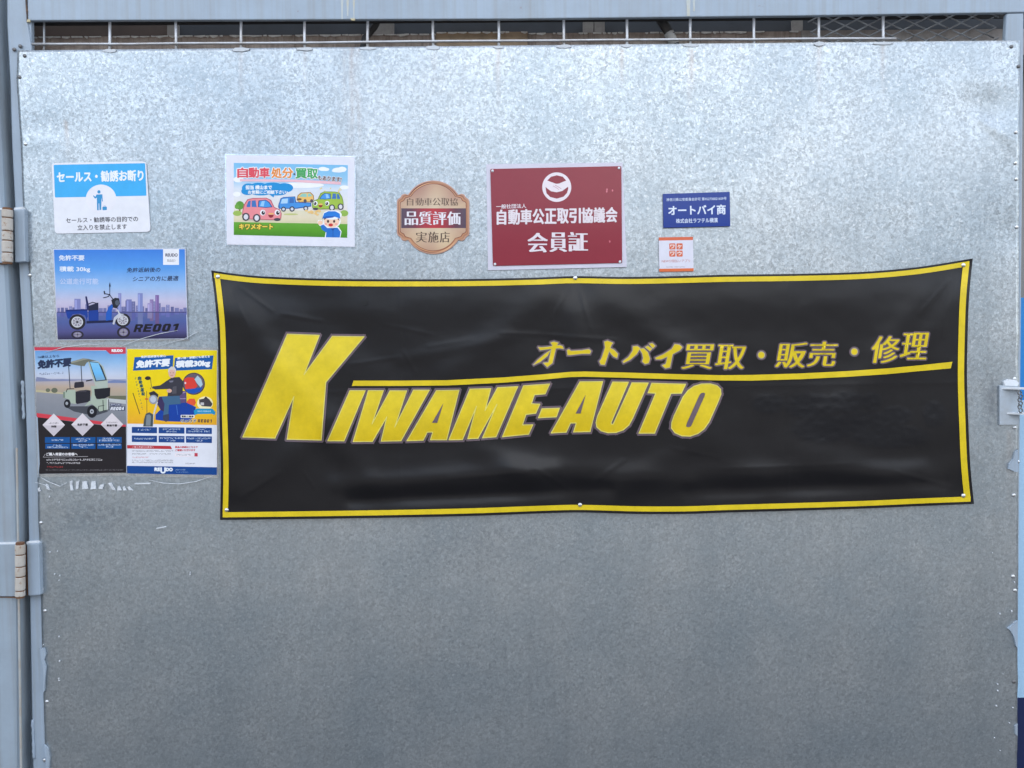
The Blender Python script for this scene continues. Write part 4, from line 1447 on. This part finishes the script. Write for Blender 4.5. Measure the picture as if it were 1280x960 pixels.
for x0, x1, y0 in ((262, 412, 418), (580, 776, 402), (620, 746, 430), (940, 1106, 398), (892, 1164, 424), (278, 396, 490), (204, 476, 514), (546, 824, 484), (626, 742, 510), (886, 1180, 480), (986, 1076, 506)):
    P.dashes(x0, y0, x1, y0 + 22, WB)
P.text('ご購入希望のお客様へ', (190, 596, 606, 634), (236, 234, 236), bold=0.2, ring=5)
P.line([(150, 656), (176, 612)], 4, (200, 196, 200))
P.line([(150, 656), (746, 646)], 4, (200, 196, 200))
P.dashes(192, 678, 950, 704, (226, 222, 224))
P.dashes(192, 724, 640, 748, (226, 222, 224))
P.dashes(200, 776, 412, 800, (170, 60, 62))
P.dashes(182, 822, 1216, 832, (150, 146, 150), cw=16)
P.build()
MB().prism([(41.6, 431.5), (158.8, 431.2), (159.6, 594.2), (46.6, 596.4)], BASE - 0.0006, BASE - 0.0009).build('clear_sleeve', M['film'], t_)

# ------------------------------------------------------------------ yellow poster
t_ = thing('rider_poster', 'portrait yellow poster of a seated rider on a blue tricycle, tucked beside the banner', 'poster', U(214, 593))
sheet_part(t_, 'paper', [(158.6, 435.9), (271.8, 437.6), (271.2, 593.6), (158.8, 591.4)], BASE + 0.0004, 0.001, (232, 234, 242), M['print'])
P = Print(t_, BASE + 0.0004 + STEP * 2, M['print'])
cy1, cy2 = (155, 430, 10.667), (155, 510, 10.667)
P.part('yellow_ground').crop(*cy1)
P.grad([(42, 66), (1240, 84), (1238, 1080), (44, 1062)], [(0, (246, 222, 20)), (0.5, (244, 214, 16)), (0.8, (246, 196, 26)), (1, (240, 176, 44))])
P.part('blue_flags')
P.poly([(140, 176), (660, 150), (650, 330), (120, 356)], (20, 92, 166))
P.poly([(680, 186), (1194, 152), (1174, 336), (664, 356)], (20, 92, 166))
P.part('inset_picture')
P.ell(930, 530, 150, 148, (70, 62, 72), n=32)
P.ell(930, 530, 138, 136, (104, 92, 104), n=32)
P.poly([(800, 470), (850, 444), (930, 448), (980, 560), (940, 600), (820, 600)], (222, 66, 56))
P.poly([(940, 470), (980, 420), (1030, 470), (1050, 540), (1020, 580), (970, 520)], (176, 202, 214))
P.poly([(820, 606), (1000, 584), (1050, 570), (1020, 630), (930, 664), (850, 650)], (26, 84, 176))
P.ell(818, 520, 12, 14, (240, 214, 214))
P.part('rider_picture')
P.poly([(836, 770), (870, 730), (940, 728), (960, 780), (940, 820), (836, 820)], (232, 92, 56))
P.poly([(600, 800), (830, 780), (960, 840), (940, 960), (860, 1040), (760, 1036), (560, 1030), (420, 1010), (420, 940), (500, 860)], (18, 66, 160))
P.poly([(730, 620), (820, 630), (830, 780), (740, 790)], (96, 78, 120))
P.line([(760, 660), (830, 640)], 8, (176, 160, 190))
P.line([(744, 730), (830, 730)], 7, (176, 160, 190))
P.line([(826, 630), (830, 830)], 9, (60, 70, 120))
P.line([(700, 820), (716, 940)], 8, (70, 120, 200))
P.poly([(460, 700), (740, 690), (760, 800), (600, 810), (590, 960), (520, 1000), (530, 840), (470, 760)], (66, 104, 136))
P.poly([(520, 950), (600, 930), (600, 1010), (560, 1040), (520, 1010)], (60, 66, 92))
P.poly([(600, 470), (640, 446), (740, 440), (790, 500), (780, 660), (740, 690), (580, 696), (590, 600), (420, 606), (372, 590), (380, 566), (480, 552)], (58, 58, 68))
P.poly([(600, 490), (660, 486), (650, 510), (610, 514)], (120, 120, 136))
P.poly([(650, 570), (700, 560), (700, 660), (640, 664)], (86, 84, 92))
P.ell(604, 624, 34, 26, (226, 180, 160))
P.ell(640, 385, 48, 68, (230, 186, 168), n=24)
P.poly([(588, 380), (592, 330), (630, 300), (670, 304), (694, 340), (690, 386), (676, 350), (620, 342), (604, 362)], (216, 212, 210))
P.ell(620, 384, 5, 5, (80, 56, 50))
P.ell(656, 384, 5, 5, (80, 56, 50))
P.line([(622, 418), (652, 418)], 6, (190, 110, 100))
P.poly([(460, 720), (500, 700), (540, 800), (530, 900), (490, 880), (440, 800)], (60, 50, 92))
P.line([(440, 780), (390, 960), (380, 1060)], 22, (214, 210, 206))
P.poly([(330, 650), (400, 624), (460, 676), (450, 712), (350, 690)], (48, 46, 54))
P.ell(392, 740, 58, 62, (150, 156, 168))
P.ell(388, 738, 40, 44, (196, 202, 212))
P.ell(318, 456, 40, 26, (46, 42, 44))
P.line([(354, 470), (366, 570), (352, 600)], 8, (90, 84, 60))
P.line([(302, 630), (306, 920)], 7, (90, 80, 60))
P.ell(302, 734, 24, 12, (210, 110, 50))
P.poly([(290, 930), (340, 910), (390, 940), (384, 1100), (256, 1100), (268, 1000)], (74, 84, 88))
P.poly([(300, 950), (340, 938), (360, 960), (352, 1090), (290, 1090)], (128, 138, 144))
P.line([(120, 656), (210, 930)], 12, (108, 94, 40))
P.part('small_cart_picture')
P.ell(1080, 790, 106, 90, (252, 240, 190), n=26)
P.poly([(1000, 740), (1060, 730), (1090, 700), (1140, 740), (1180, 800), (1160, 836), (1040, 830), (1006, 800)], (70, 66, 72))
P.rect(1020, 780, 1066, 816, (200, 198, 200))
P.ell(1090, 716, 12, 14, (50, 46, 52))
P.poly([(930, 890), (970, 860), (1180, 862), (1220, 910), (1210, 946), (1170, 930), (980, 934), (940, 950)], (28, 150, 200))
P.part('blue_boxes').crop(*cy2)
for y0, y1, e in ((256, 332, 8), (370, 452, 10)):
    for x0, x1 in ((104, 440), (462, 806), (826, 1172)):
        P.rrect([(x0, y0 - 4 + (x0 - 104) * .012), (x1, y0 - 4 + (x1 - 104) * .012), (x1, y1 + (x1 - 104) * .014), (x0, y1 + (x0 - 104) * .014)], 6, (22, 70, 138))
P.part('red_band')
P.poly([(42, 494), (620, 506), (642, 548), (42, 540)], (190, 52, 62))
P.part('blue_footer')
P.poly([(40, 770), (1240, 790), (1238, 892), (42, 872)], (16, 72, 144))
P.part('lettering').crop(*cy1)
P.text('免許返納後も安心', [(226, 158), (560, 142), (560, 172), (226, 188)], (236, 244, 250), bold=0.15, ring=4)
P.text('免許不要', [(174, 226), (612, 198), (600, 292), (162, 316)], (244, 248, 252), bold=0.7, ring=8)
P.text('買い物・移動にも使える', [(712, 178), (1144, 150), (1144, 180), (712, 206)], (236, 244, 250), bold=0.15, ring=4)
P.text('積載30kg', [(700, 228), (1150, 208), (1140, 304), (690, 326)], (244, 248, 252), bold=0.65, ring=8)
P.text('自動車運転', [(190, 434), (190, 434), (190, 434), (190, 434)], (46, 92, 84)) if False else None
for k, ch_ in enumerate('自動車運転'):
    x, y = 186 + k * 12, 434 + k * 52
    P.text(ch_, (x, y, x + 42, y + 44), (44, 92, 96), bold=0.3, ring=5)
for k in range(11):
    x, y = 142 + k * 9.5, 446 + k * 42
    P.dashes(x, y, x + 26, y + 30, (60, 100, 90), cw=26)
P.crop(*cy2)
P.rrect([(756, 92), (940, 92), (940, 132), (756, 132)], 10, (246, 244, 236))
P.text('電動三輪車', (768, 100, 928, 126), (50, 50, 60), bold=0.1, ring=4)
P.text('リュウド', [(764, 150), (964, 151), (962, 193), (762, 192)], (250, 246, 230), bold=0.6, ring=6)
P.text('リュウド', [(764, 150), (964, 151), (962, 193), (762, 192)], (36, 40, 66), bold=0.2, ring=5)
P.block('RE001', [(984, 150), (1184, 152), (1178, 194), (978, 192)], (36, 40, 66), 0.25)
P.text('あなたの自由な足', (980, 32, 1160, 54), (236, 248, 250))
for x0, x1, y0 in ((182, 366, 280), (516, 748, 274), (566, 704, 304), (896, 1092, 272), (850, 1152, 302), (134, 414, 400), (480, 790, 392), (570, 694, 424), (840, 1160, 396), (950, 1046, 426)):
    P.dashes(x0, y0, x1, y0 + 22, (220, 232, 246))
P.text('ご購入希望のお客様へ', (110, 508, 396, 532), (244, 226, 226))
P.text('製品の詳細はこちらで', (682, 508, 982, 534), (212, 62, 76), bold=0.12, ring=4)
P.text('ご確認いただけます', (684, 548, 950, 576), (212, 62, 76), bold=0.12, ring=4)
for x0, y0, x1, c_ in ((106, 566, 650, (90, 88, 100)), (106, 604, 620, (90, 88, 100)), (112, 650, 340, (210, 90, 100)), (108, 690, 650, (96, 94, 104)), (106, 716, 650, (96, 94, 104)), (820, 732, 950, (120, 118, 130))):
    P.dashes(x0, y0, x1, y0 + 18, c_)
P.rect(678, 606, 984, 646, (246, 228, 230))
P.rect(686, 612, 936, 640, (240, 240, 246))
P.dashes(700, 616, 892, 636, (110, 100, 110))
P.rect(940, 600, 982, 646, (196, 66, 84))
P.text('RE', (410, 798, 478, 838), (240, 246, 252), bold=0.5, ring=6)
P.text('U', (490, 796, 552, 868), (240, 246, 252), bold=0.6, ring=6)
P.text('DO', (562, 800, 646, 840), (240, 246, 252), bold=0.5, ring=6)
P.dashes(684, 818, 830, 834, (170, 196, 224))
P.dashes(684, 848, 860, 862, (140, 172, 208))
P.build()
MB().prism([(157.6, 432.8), (275, 434.6), (273.5, 597.5), (158.2, 595.4)], BASE - 0.0006, BASE - 0.0009).build('clear_sleeve', M['film'], t_)
for i, pl in enumerate(([(150, 433), (175, 424), (200, 417), (222, 413)], [(196, 433), (230, 424), (248, 414)], [(56, 441), (80, 434), (110, 430), (124, 431)], [(186, 600), (205, 604), (225, 605), (245, 602), (268, 594)],
                        [(50, 596), (60, 602), (75, 608), (84, 603)], [(44, 603), (56, 606), (66, 614)])):
    o = MB().tube([U(x, y, 0.0050) for x, y in pl], [0.0004] + [0.0008] * (len(pl) - 2) + [0.0003], 5).build('film_curl', M['tape'], t_, smooth=True)

# ------------------------------------------------------------------ cartoon notice
cr_ = (270, 185, 7.111)
t_ = thing('car_purchase_notice', 'white bordered laminated notice with drawings of smiling cars and a waving person', 'poster', U(364, 307))
sheet_part(t_, 'paper', cpx(cr_, [(90, 62), (1230, 80), (1232, 878), (96, 858)]), BASE, 0.001, (232, 233, 243), M['print'])
P = Print(t_, BASE + STEP * 2, M['print']).crop(*cr_)
P.part('landscape_picture')
P.grad([(158, 132), (1172, 152), (1168, 560), (158, 548)], [(0, (126, 194, 236)), (0.35, (156, 208, 240)), (0.55, (222, 230, 240)), (1, (236, 230, 222))])
P.grad([(158, 548), (1168, 560), (1168, 690), (158, 666)], [(0, (226, 222, 196)), (0.5, (232, 220, 190)), (1, (220, 214, 170))])
P.grad([(158, 658), (1168, 676), (1166, 798), (158, 772)], [(0, (104, 170, 56)), (0.5, (90, 160, 36)), (1, (74, 140, 34))])
P.part('cloud_picture')
WHT = (248, 250, 253)
for cx, cy, rx, ry in ((950, 186, 40, 18), (975, 190, 32, 15), (1090, 196, 56, 22), (1120, 190, 40, 24), (1060, 202, 30, 14), (200, 280, 46, 26), (240, 250, 36, 14), (185, 410, 34, 22), (1140, 350, 40, 18), (760, 330, 200, 26)):
    P.part('cloud#%d_%d' % (cx // 110, cy // 60))
    P.ell(cx, cy, rx, ry, WHT)
P.part('grass_tuft')
P.ell(665, 589, 66, 8, (196, 200, 130))
P.part('tree_picture')
P.rect(204, 540, 218, 572, (140, 96, 60))
P.ell(212, 510, 38, 38, (96, 156, 58))
P.ell(186, 520, 20, 22, (110, 168, 66))
P.ell(190, 580, 40, 24, (160, 190, 90))
P.part('bush_picture')
P.ell(1140, 580, 36, 28, (150, 186, 84))
P.part('speech_bubble')
BB = (30, 148, 216)
for cx, cy, rx, ry in ((455, 366, 220, 48), (290, 356, 60, 42), (380, 342, 80, 34), (500, 338, 90, 32), (610, 354, 76, 42), (280, 384, 56, 34), (400, 396, 90, 26), (540, 396, 90, 26)):
    P.ell(cx, cy, rx, ry, BB)
P.poly([(470, 410), (520, 408), (512, 440)], BB)


def smile_car(part, X, Y, S, body, dark, flip=1, faces=1):
    """little rounded cartoon car seen three-quarter; local box about 360 x 210"""
    P.part(part)

    def q(pts):
        return [(X + flip * x * S, Y + y * S) for x, y in pts]

    def e(x, y, rx, ry, c, **k):
        P.ell(X + flip * x * S, Y + y * S, rx * S, ry * S, c, **k)
    e(180, 196, 180, 14, (206, 196, 176))
    P.poly(q([(8, 110), (20, 60), (50, 14), (100, 2), (220, 0), (262, 20), (292, 84), (340, 104), (356, 140), (352, 184), (320, 200), (60, 192), (16, 176), (4, 150)]), dark)
    P.poly(q([(14, 112), (28, 62), (56, 20), (100, 8), (218, 6), (256, 26), (286, 88), (334, 110), (350, 142), (346, 180), (316, 194), (64, 186), (22, 170), (10, 148)]), body)
    P.poly(q([(44, 72), (60, 30), (80, 26), (78, 82), (46, 84)]), (66, 120, 190))
    P.poly(q([(88, 82), (90, 26), (124, 22), (134, 84)]), (66, 120, 190))
    P.poly(q([(144, 82), (150, 24), (216, 18), (248, 40), (276, 84), (212, 90)]), (40, 70, 130))
    P.poly(q([(152, 78), (158, 30), (214, 24), (242, 44), (266, 80), (210, 84)]), (74, 156, 230))
    P.poly(q([(164, 74), (180, 30), (206, 28), (196, 78)]), (150, 204, 246))
    for wx, wy in ((38, 170), (134, 180)):
        e(wx, wy, 34, 36, (70, 66, 76))
        e(wx, wy, 20, 24, (226, 226, 232))
    e(316, 194, 30, 14, (74, 70, 80))
    for ex in (188, 318):
        e(ex, 132, 24, 26, (250, 250, 252))
        e(ex + 4, 134, 16, 18, (52, 40, 50))
        e(ex + 9, 127, 5, 6, (255, 255, 255))
    P.poly(q([(234, 152), (286, 152), (278, 172), (260, 180), (244, 172)]), (150, 44, 54))
    e(262, 142, 26, 7, (250, 190, 110))


smile_car('pink_car_picture', 228, 442, 1.0, (240, 146, 152), (184, 84, 100))
P.part('truck_picture')
P.poly([(556, 500), (574, 448), (600, 436), (704, 430), (712, 480), (846, 486), (846, 520), (720, 540), (560, 540), (552, 524)], (36, 90, 160))
P.poly([(562, 502), (580, 452), (602, 442), (698, 437), (704, 486), (840, 492), (838, 514), (712, 532), (566, 534)], (72, 150, 224))
P.poly([(574, 494), (588, 454), (640, 448), (636, 492)], (176, 216, 246))
P.poly([(652, 490), (654, 446), (690, 444), (694, 488)], (60, 110, 180))
for wx, wy, wr in ((600, 544, 22), (676, 542, 24), (798, 536, 22)):
    P.ell(wx, wy, wr, wr, (62, 64, 78))
    P.ell(wx, wy, wr * .55, wr * .55, (214, 218, 226))
P.poly([(716, 462), (726, 420), (756, 396), (840, 392), (868, 420), (872, 458), (850, 480), (740, 484)], (160, 120, 70))
P.poly([(722, 462), (732, 424), (760, 402), (836, 398), (862, 424), (866, 456), (846, 474), (744, 478)], (244, 196, 110))
P.poly([(740, 432), (764, 406), (806, 404), (806, 438)], (150, 206, 190))
P.poly([(816, 436), (816, 404), (836, 404), (856, 426)], (150, 206, 190))
P.ell(740, 456, 22, 10, (120, 84, 50))
for wx in (792, 850):
    P.ell(wx, 470, 14, 16, (90, 84, 90))
smile_car('green_car_picture', 1138, 386, 0.80, (164, 196, 74), (104, 134, 46), flip=-1)
P.part('gold_coins')
for k in range(14):
    P.ell(800 + rs.uniform(0, 150), 560 + rs.uniform(-6, 34), 14, 9, (240, 200, 130))
for k in range(9):
    P.ell(880 + rs.uniform(0, 260), 360 + rs.uniform(-20, 80) * .5, 6, 6, (240, 214, 130))
P.part('waving_person_picture')
P.poly([(944, 700), (920, 690), (900, 664), (908, 640), (940, 640), (962, 680), (990, 700), (1088, 700), (1116, 740), (1104, 800), (966, 796), (976, 740)], WHT)
P.poly([(928, 690), (956, 680), (990, 712), (1080, 708), (1108, 744), (1100, 796), (976, 794), (980, 750), (940, 724)], (38, 116, 204))
P.poly([(1020, 714), (1056, 714), (1040, 740)], (20, 80, 160))
P.line([(1040, 740), (1040, 792)], 4, (20, 80, 160))
P.ell(926, 664, 22, 20, (250, 208, 178))
P.ell(1030, 652, 78, 60, WHT)
P.ell(1028, 652, 68, 56, (252, 214, 186), n=26)
P.poly([(958, 640), (966, 612), (1090, 612), (1098, 648), (1076, 628), (980, 628)], (96, 60, 48))
P.ell(1034, 594, 84, 42, WHT)
P.poly([(950, 610), (960, 580), (1000, 562), (1060, 562), (1100, 584), (1104, 628), (1060, 612), (980, 612), (944, 632)], (40, 128, 220))
P.poly([(944, 622), (980, 606), (1060, 604), (1040, 618), (970, 626)], (24, 96, 186))
P.ell(996, 652, 10, 13, (66, 40, 40))
P.ell(1050, 652, 10, 13, (66, 40, 40))
P.ell(1020, 684, 20, 14, (214, 60, 60))
P.ell(976, 676, 12, 8, (250, 170, 160))
P.ell(1068, 676, 12, 8, (250, 170, 160))
P.part('lettering')
PK = (240, 168, 182)
P.poly([(212, 276), (700, 280), (1110, 300), (1112, 326), (700, 302), (214, 296)], (244, 196, 206))
for s_, x0, x1, yo, c_ in (('自', 192, 282, 0, (232, 84, 98)), ('動', 292, 380, 0, (232, 84, 98)), ('車', 388, 474, 0, (232, 84, 98)), ('処', 494, 582, 2, (240, 150, 70)), ('分', 590, 682, 2, (240, 150, 70)),
                           ('買', 708, 806, 6, (80, 176, 104)), ('取', 812, 902, 8, (80, 176, 104))):
    P.text(s_, (x0, 176 + yo, x1, 262 + yo), (252, 250, 250), bold=1.5, ring=8)
for s_, x0, x1, yo, c_ in (('自', 192, 282, 0, (232, 84, 98)), ('動', 292, 380, 0, (232, 84, 98)), ('車', 388, 474, 0, (232, 84, 98)), ('処', 494, 582, 2, (240, 150, 70)), ('分', 590, 682, 2, (240, 150, 70)),
                           ('買', 708, 806, 6, (80, 176, 104)), ('取', 812, 902, 8, (80, 176, 104))):
    P.text(s_, (x0, 176 + yo, x1, 262 + yo), c_, bold=0.5, ring=6)
P.ell(696, 232, 8, 8, (90, 70, 70))
P.text('もあります!', [(908, 246), (1116, 260), (1112, 300), (906, 280)], (252, 250, 250), bold=0.8, ring=6)
P.text('もあります!', [(908, 246), (1116, 260), (1112, 300), (906, 280)], (100, 72, 76), bold=0.2, ring=4)
P.text('担当 横山まで', (264, 332, 496, 368), (246, 250, 253), bold=0.25, ring=5)
P.text('お気軽にご相談下さい♪', (286, 376, 636, 408), (246, 250, 253), bold=0.2, ring=5)
P.text('キワメオート', (208, 676, 504, 722), (110, 84, 40), bold=1.1, ring=8)
P.text('キワメオート', (208, 676, 504, 722), (250, 224, 84), bold=0.4, ring=6)
P.build()
MB().prism(cpx(cr_, [(78, 50), (1240, 70), (1242, 890), (84, 872)]), BASE - 0.0006, BASE - 0.0009).build('clear_sleeve', M['film'], t_)

# ------------------------------------------------------------------ bronze badge sticker
cr_ = (480, 215, 8.727)
t_ = thing('bronze_badge', 'bronze and cream badge plate with a dark red band across', 'badge', U(542, 318))


def badge(inset):
    """round plate with squared shoulders"""
    cx, cy, k = 536, 494, inset
    R = 318 - k
    top = [(cx + R * math.cos(math.radians(a)), cy - 84 + R * math.sin(math.radians(a))) for a in range(-90, -31, 5)]
    q = top + [(cx + 276 - k * .9, cy - 246 + k * .5), (cx + 308 - k, cy - 258 + k), (cx + 340 - k, cy - 248 + k), (cx + 358 - k, cy - 218 + k), (cx + 388 - k, cy - 196 + k * .8), (cx + 396 - k, cy - 170 + k * .5)]
    q += [(x, 2 * cy - y) for x, y in q[::-1]]
    return q + [(2 * cx - x, y) for x, y in q[::-1][1:-1]]


sheet_part(t_, 'plate', cpx(cr_, badge(0)), BASE + 0.0008, 0.001, (196, 150, 128), M['plate'], bevel=0.0005)
P = Print(t_, BASE + 0.0008 + STEP * 2, M['plate']).crop(*cr_)
P.part('bronze_rim')


def sheen(pts, c0, c1, ph, cen=None):
    cols = []
    for x, y in pts:
        a = math.atan2(y - 494, x - 536)
        k = 0.5 + 0.5 * math.cos(2 * a + ph) * math.cos(3 * a)
        cols.append(P.col(tuple(u + (v - u) * k for u, v in zip(c0, c1))))
    n = len(pts)
    P._emit([(536, 494)] + list(pts), [(0, 1 + i, 1 + (i + 1) % n) for i in range(n)], [P.col(cen or c0)] + cols)


sheen(badge(12), (104, 58, 50), (240, 190, 140), 0.7)
sheen(badge(24), (236, 180, 130), (150, 96, 74), 0.2)
sheen(badge(34), (104, 60, 52), (150, 92, 66), 1.2)
P.part('cream_field')
sheen(badge(40), (178, 134, 116), (216, 188, 152), 0.9, (226, 210, 180))
P.part('red_band')
L_, R_ = 186, 890
V_ = [(188, (84, 72, 88)), (300, (104, 62, 78)), (430, (168, 56, 68)), (540, (190, 54, 62)), (650, (168, 52, 62)), (780, (104, 58, 74)), (892, (84, 72, 88))]
P._emit([p for x, c in V_ for p in ((x, 396), (x, 612))], [(2 * i, 2 * i + 1, 2 * i + 3, 2 * i + 2) for i in range(len(V_) - 1)], [P.col(c) for x, c in V_ for _ in (0, 1)])
P.part('lettering')
for k, ch_ in enumerate('自動車公取協'):
    P.text(ch_, (252 + k * 93.5, 284, 252 + k * 93.5 + (66 if ch_ == '自' else 84), 366), (96, 76, 62), smear=0.3, off=-0.012)
for k, (ch_, x0, x1) in enumerate((('品', 232, 366), ('質', 388, 520), ('評', 538, 676), ('価', 694, 828))):
    P.text(ch_, (x0, 432, x1, 578), (236, 232, 238), smear=0.75, off=-0.01)
for k, (ch_, x0, x1) in enumerate((('実', 352, 464), ('施', 484, 592), ('店', 612, 714))):
    P.text(ch_, (x0, 652, x1, 768), (92, 74, 62), smear=0.45, off=-0.012)
P.build()

# ------------------------------------------------------------------ maroon membership plate
cr_ = (595, 195, 6.4)
t_ = thing('membership_plate', 'maroon membership plate with a white handshake emblem on a pale backing', 'sign', U(694, 338))
sheet_part(t_, 'backing', cpx(cr_, [(82, 66), (1172, 52), (1206, 888), (96, 914)]), BASE, 0.001, (216, 214, 228), M['print'])
sheet_part(t_, 'maroon_plate', cpx(cr_, rounded([(114, 103), (1163, 80), (1170, 856), (135, 880)], 12)), BASE + 0.0016, BASE, (142, 42, 58), M['plate'], bevel=0.0006)
P = Print(t_, BASE + 0.0016 + STEP * 2, M['plate']).crop(*cr_)
MW, MR = (236, 226, 232), (142, 42, 58)
P.part('handshake_emblem')
P.ell(646, 249, 116, 118, MW, n=44)
P.poly([(570, 196), (600, 166), (646, 154), (694, 166), (722, 196), (660, 222), (640, 222)], MR)
for pts in ([(556, 248), (600, 282), (646, 290), (690, 280), (736, 246), (738, 262), (728, 296), (700, 326), (646, 341), (594, 328), (564, 298)],):
    P.poly(pts, MR)
P.poly([(540, 206), (570, 200), (640, 240), (626, 226), (660, 220), (692, 230), (736, 200), (750, 214), (744, 240), (688, 276), (650, 288), (610, 280), (556, 246)], MW)
P.line([(616, 240), (640, 252), (662, 268)], 3.5, (190, 130, 144))
P.line([(634, 234), (660, 248), (682, 262)], 3.5, (190, 130, 144))
P.part('lettering')
P.text('一般社団法人', [(162, 388), (402, 382), (402, 416), (163, 422)], MW, bold=0.12, ring=4)
for k, ch_ in enumerate('自動車公正取引協議会'):
    x0 = 164 + k * 97.5
    w = 68 if ch_ == '自' else 86
    x0 += 6 if ch_ == '自' else 0
    yo = -k * 2.2
    P.text(ch_, (x0, 432 + yo, x0 + w, 548 + yo), MW, bold=0.55, smear=0.2, ring=6)
for k, (ch_, x0, x1) in enumerate((('会', 420, 566), ('員', 596, 720), ('証', 744, 888))):
    P.text(ch_, (x0, 616 - k * 3, x1, 770 - k * 4), MW, smear=1.3, bold=0.15, ring=4, off=-0.008)
P.part('scratches')
for x, y in ((1048, 268), (1046, 284), (1070, 684), (1092, 276)):
    P.ell(x, y, 6, 9, (214, 120, 134))
P.build()
for x, y in ((132, 119), (1144, 97), (1152, 846), (152, 866)):
    (px_, py_), = cpx(cr_, [(x, y)])
    MB().lathe_y(U(px_, py_, BASE + 0.0016), [(0.0031, 0), (0.0031, 0.0008), (0.0022, 0.0016), (0.0006, 0.0019)], 12).build('corner_rivet', M['putty'], t_, smooth=True)

# ------------------------------------------------------------------ blue dealer plate and small app sticker
cr_ = (810, 225, 8.0)
t_ = thing('dealer_plate', 'small royal blue plate with three lines of white lettering', 'sign', U(871, 284))
sheet_part(t_, 'plate', cpx(cr_, [(150, 138), (818, 118), (824, 462), (155, 478)]), BASE + 0.0010, 0.001, (8, 54, 142), M['plate'], bevel=0.0004)
P = Print(t_, BASE + 0.0010 + STEP * 2, M['plate']).crop(*cr_)
P.part('text_line#0')
P.text('神奈川県公安委員会許可 第452730021659号', [(184, 182), (784, 168), (785, 200), (185, 214)], (206, 220, 244), bold=0.06, ring=4)
P.part('text_line#1')
P.text('オートバイ商', [(204, 258), (774, 246), (776, 342), (206, 352)], (226, 236, 250), bold=0.4, ring=6)
P.part('text_line#2')
P.text('株式会社ラフテル横濱', [(280, 388), (696, 378), (698, 424), (281, 432)], (214, 226, 246), bold=0.15, ring=5)
P.build()

t_ = thing('app_sticker', 'small square white sticker with orange bands and four orange tiles', 'sticker', U(845, 340))
sheet_part(t_, 'card', cpx(cr_, [(108, 574), (450, 568), (456, 912), (114, 918)]), BASE, 0.001, (226, 226, 238), M['print'])
P = Print(t_, BASE + STEP * 2, M['print']).crop(*cr_)
OR = (222, 112, 80)
P.part('orange_band#0')
P.poly([(108, 574), (450, 568), (450, 600), (108, 606)], OR)
P.part('orange_band#1')
P.poly([(110, 888), (456, 882), (456, 912), (114, 918)], (228, 116, 70))
P.part('orange_tiles')
for k, (x, y) in enumerate(((212, 634), (284, 634), (212, 706), (284, 706))):
    P.rrect([(x, y), (x + 62, y - 1), (x + 63, y + 60), (x + 1, y + 61)], 10, OR)
P.part('lettering')
for ch_, x, y in zip('ワケワウ', (224, 296, 224, 296), (648, 648, 718, 716)):
    P.text(ch_, (x, y, x + 40, y + 36), (250, 236, 230), bold=0.25, ring=5)
P.text('NEW分割払いアプリ', [(138, 796), (420, 792), (420, 822), (138, 826)], (200, 120, 112))
P.dashes(184, 864, 370, 876, (170, 150, 156))
P.build()
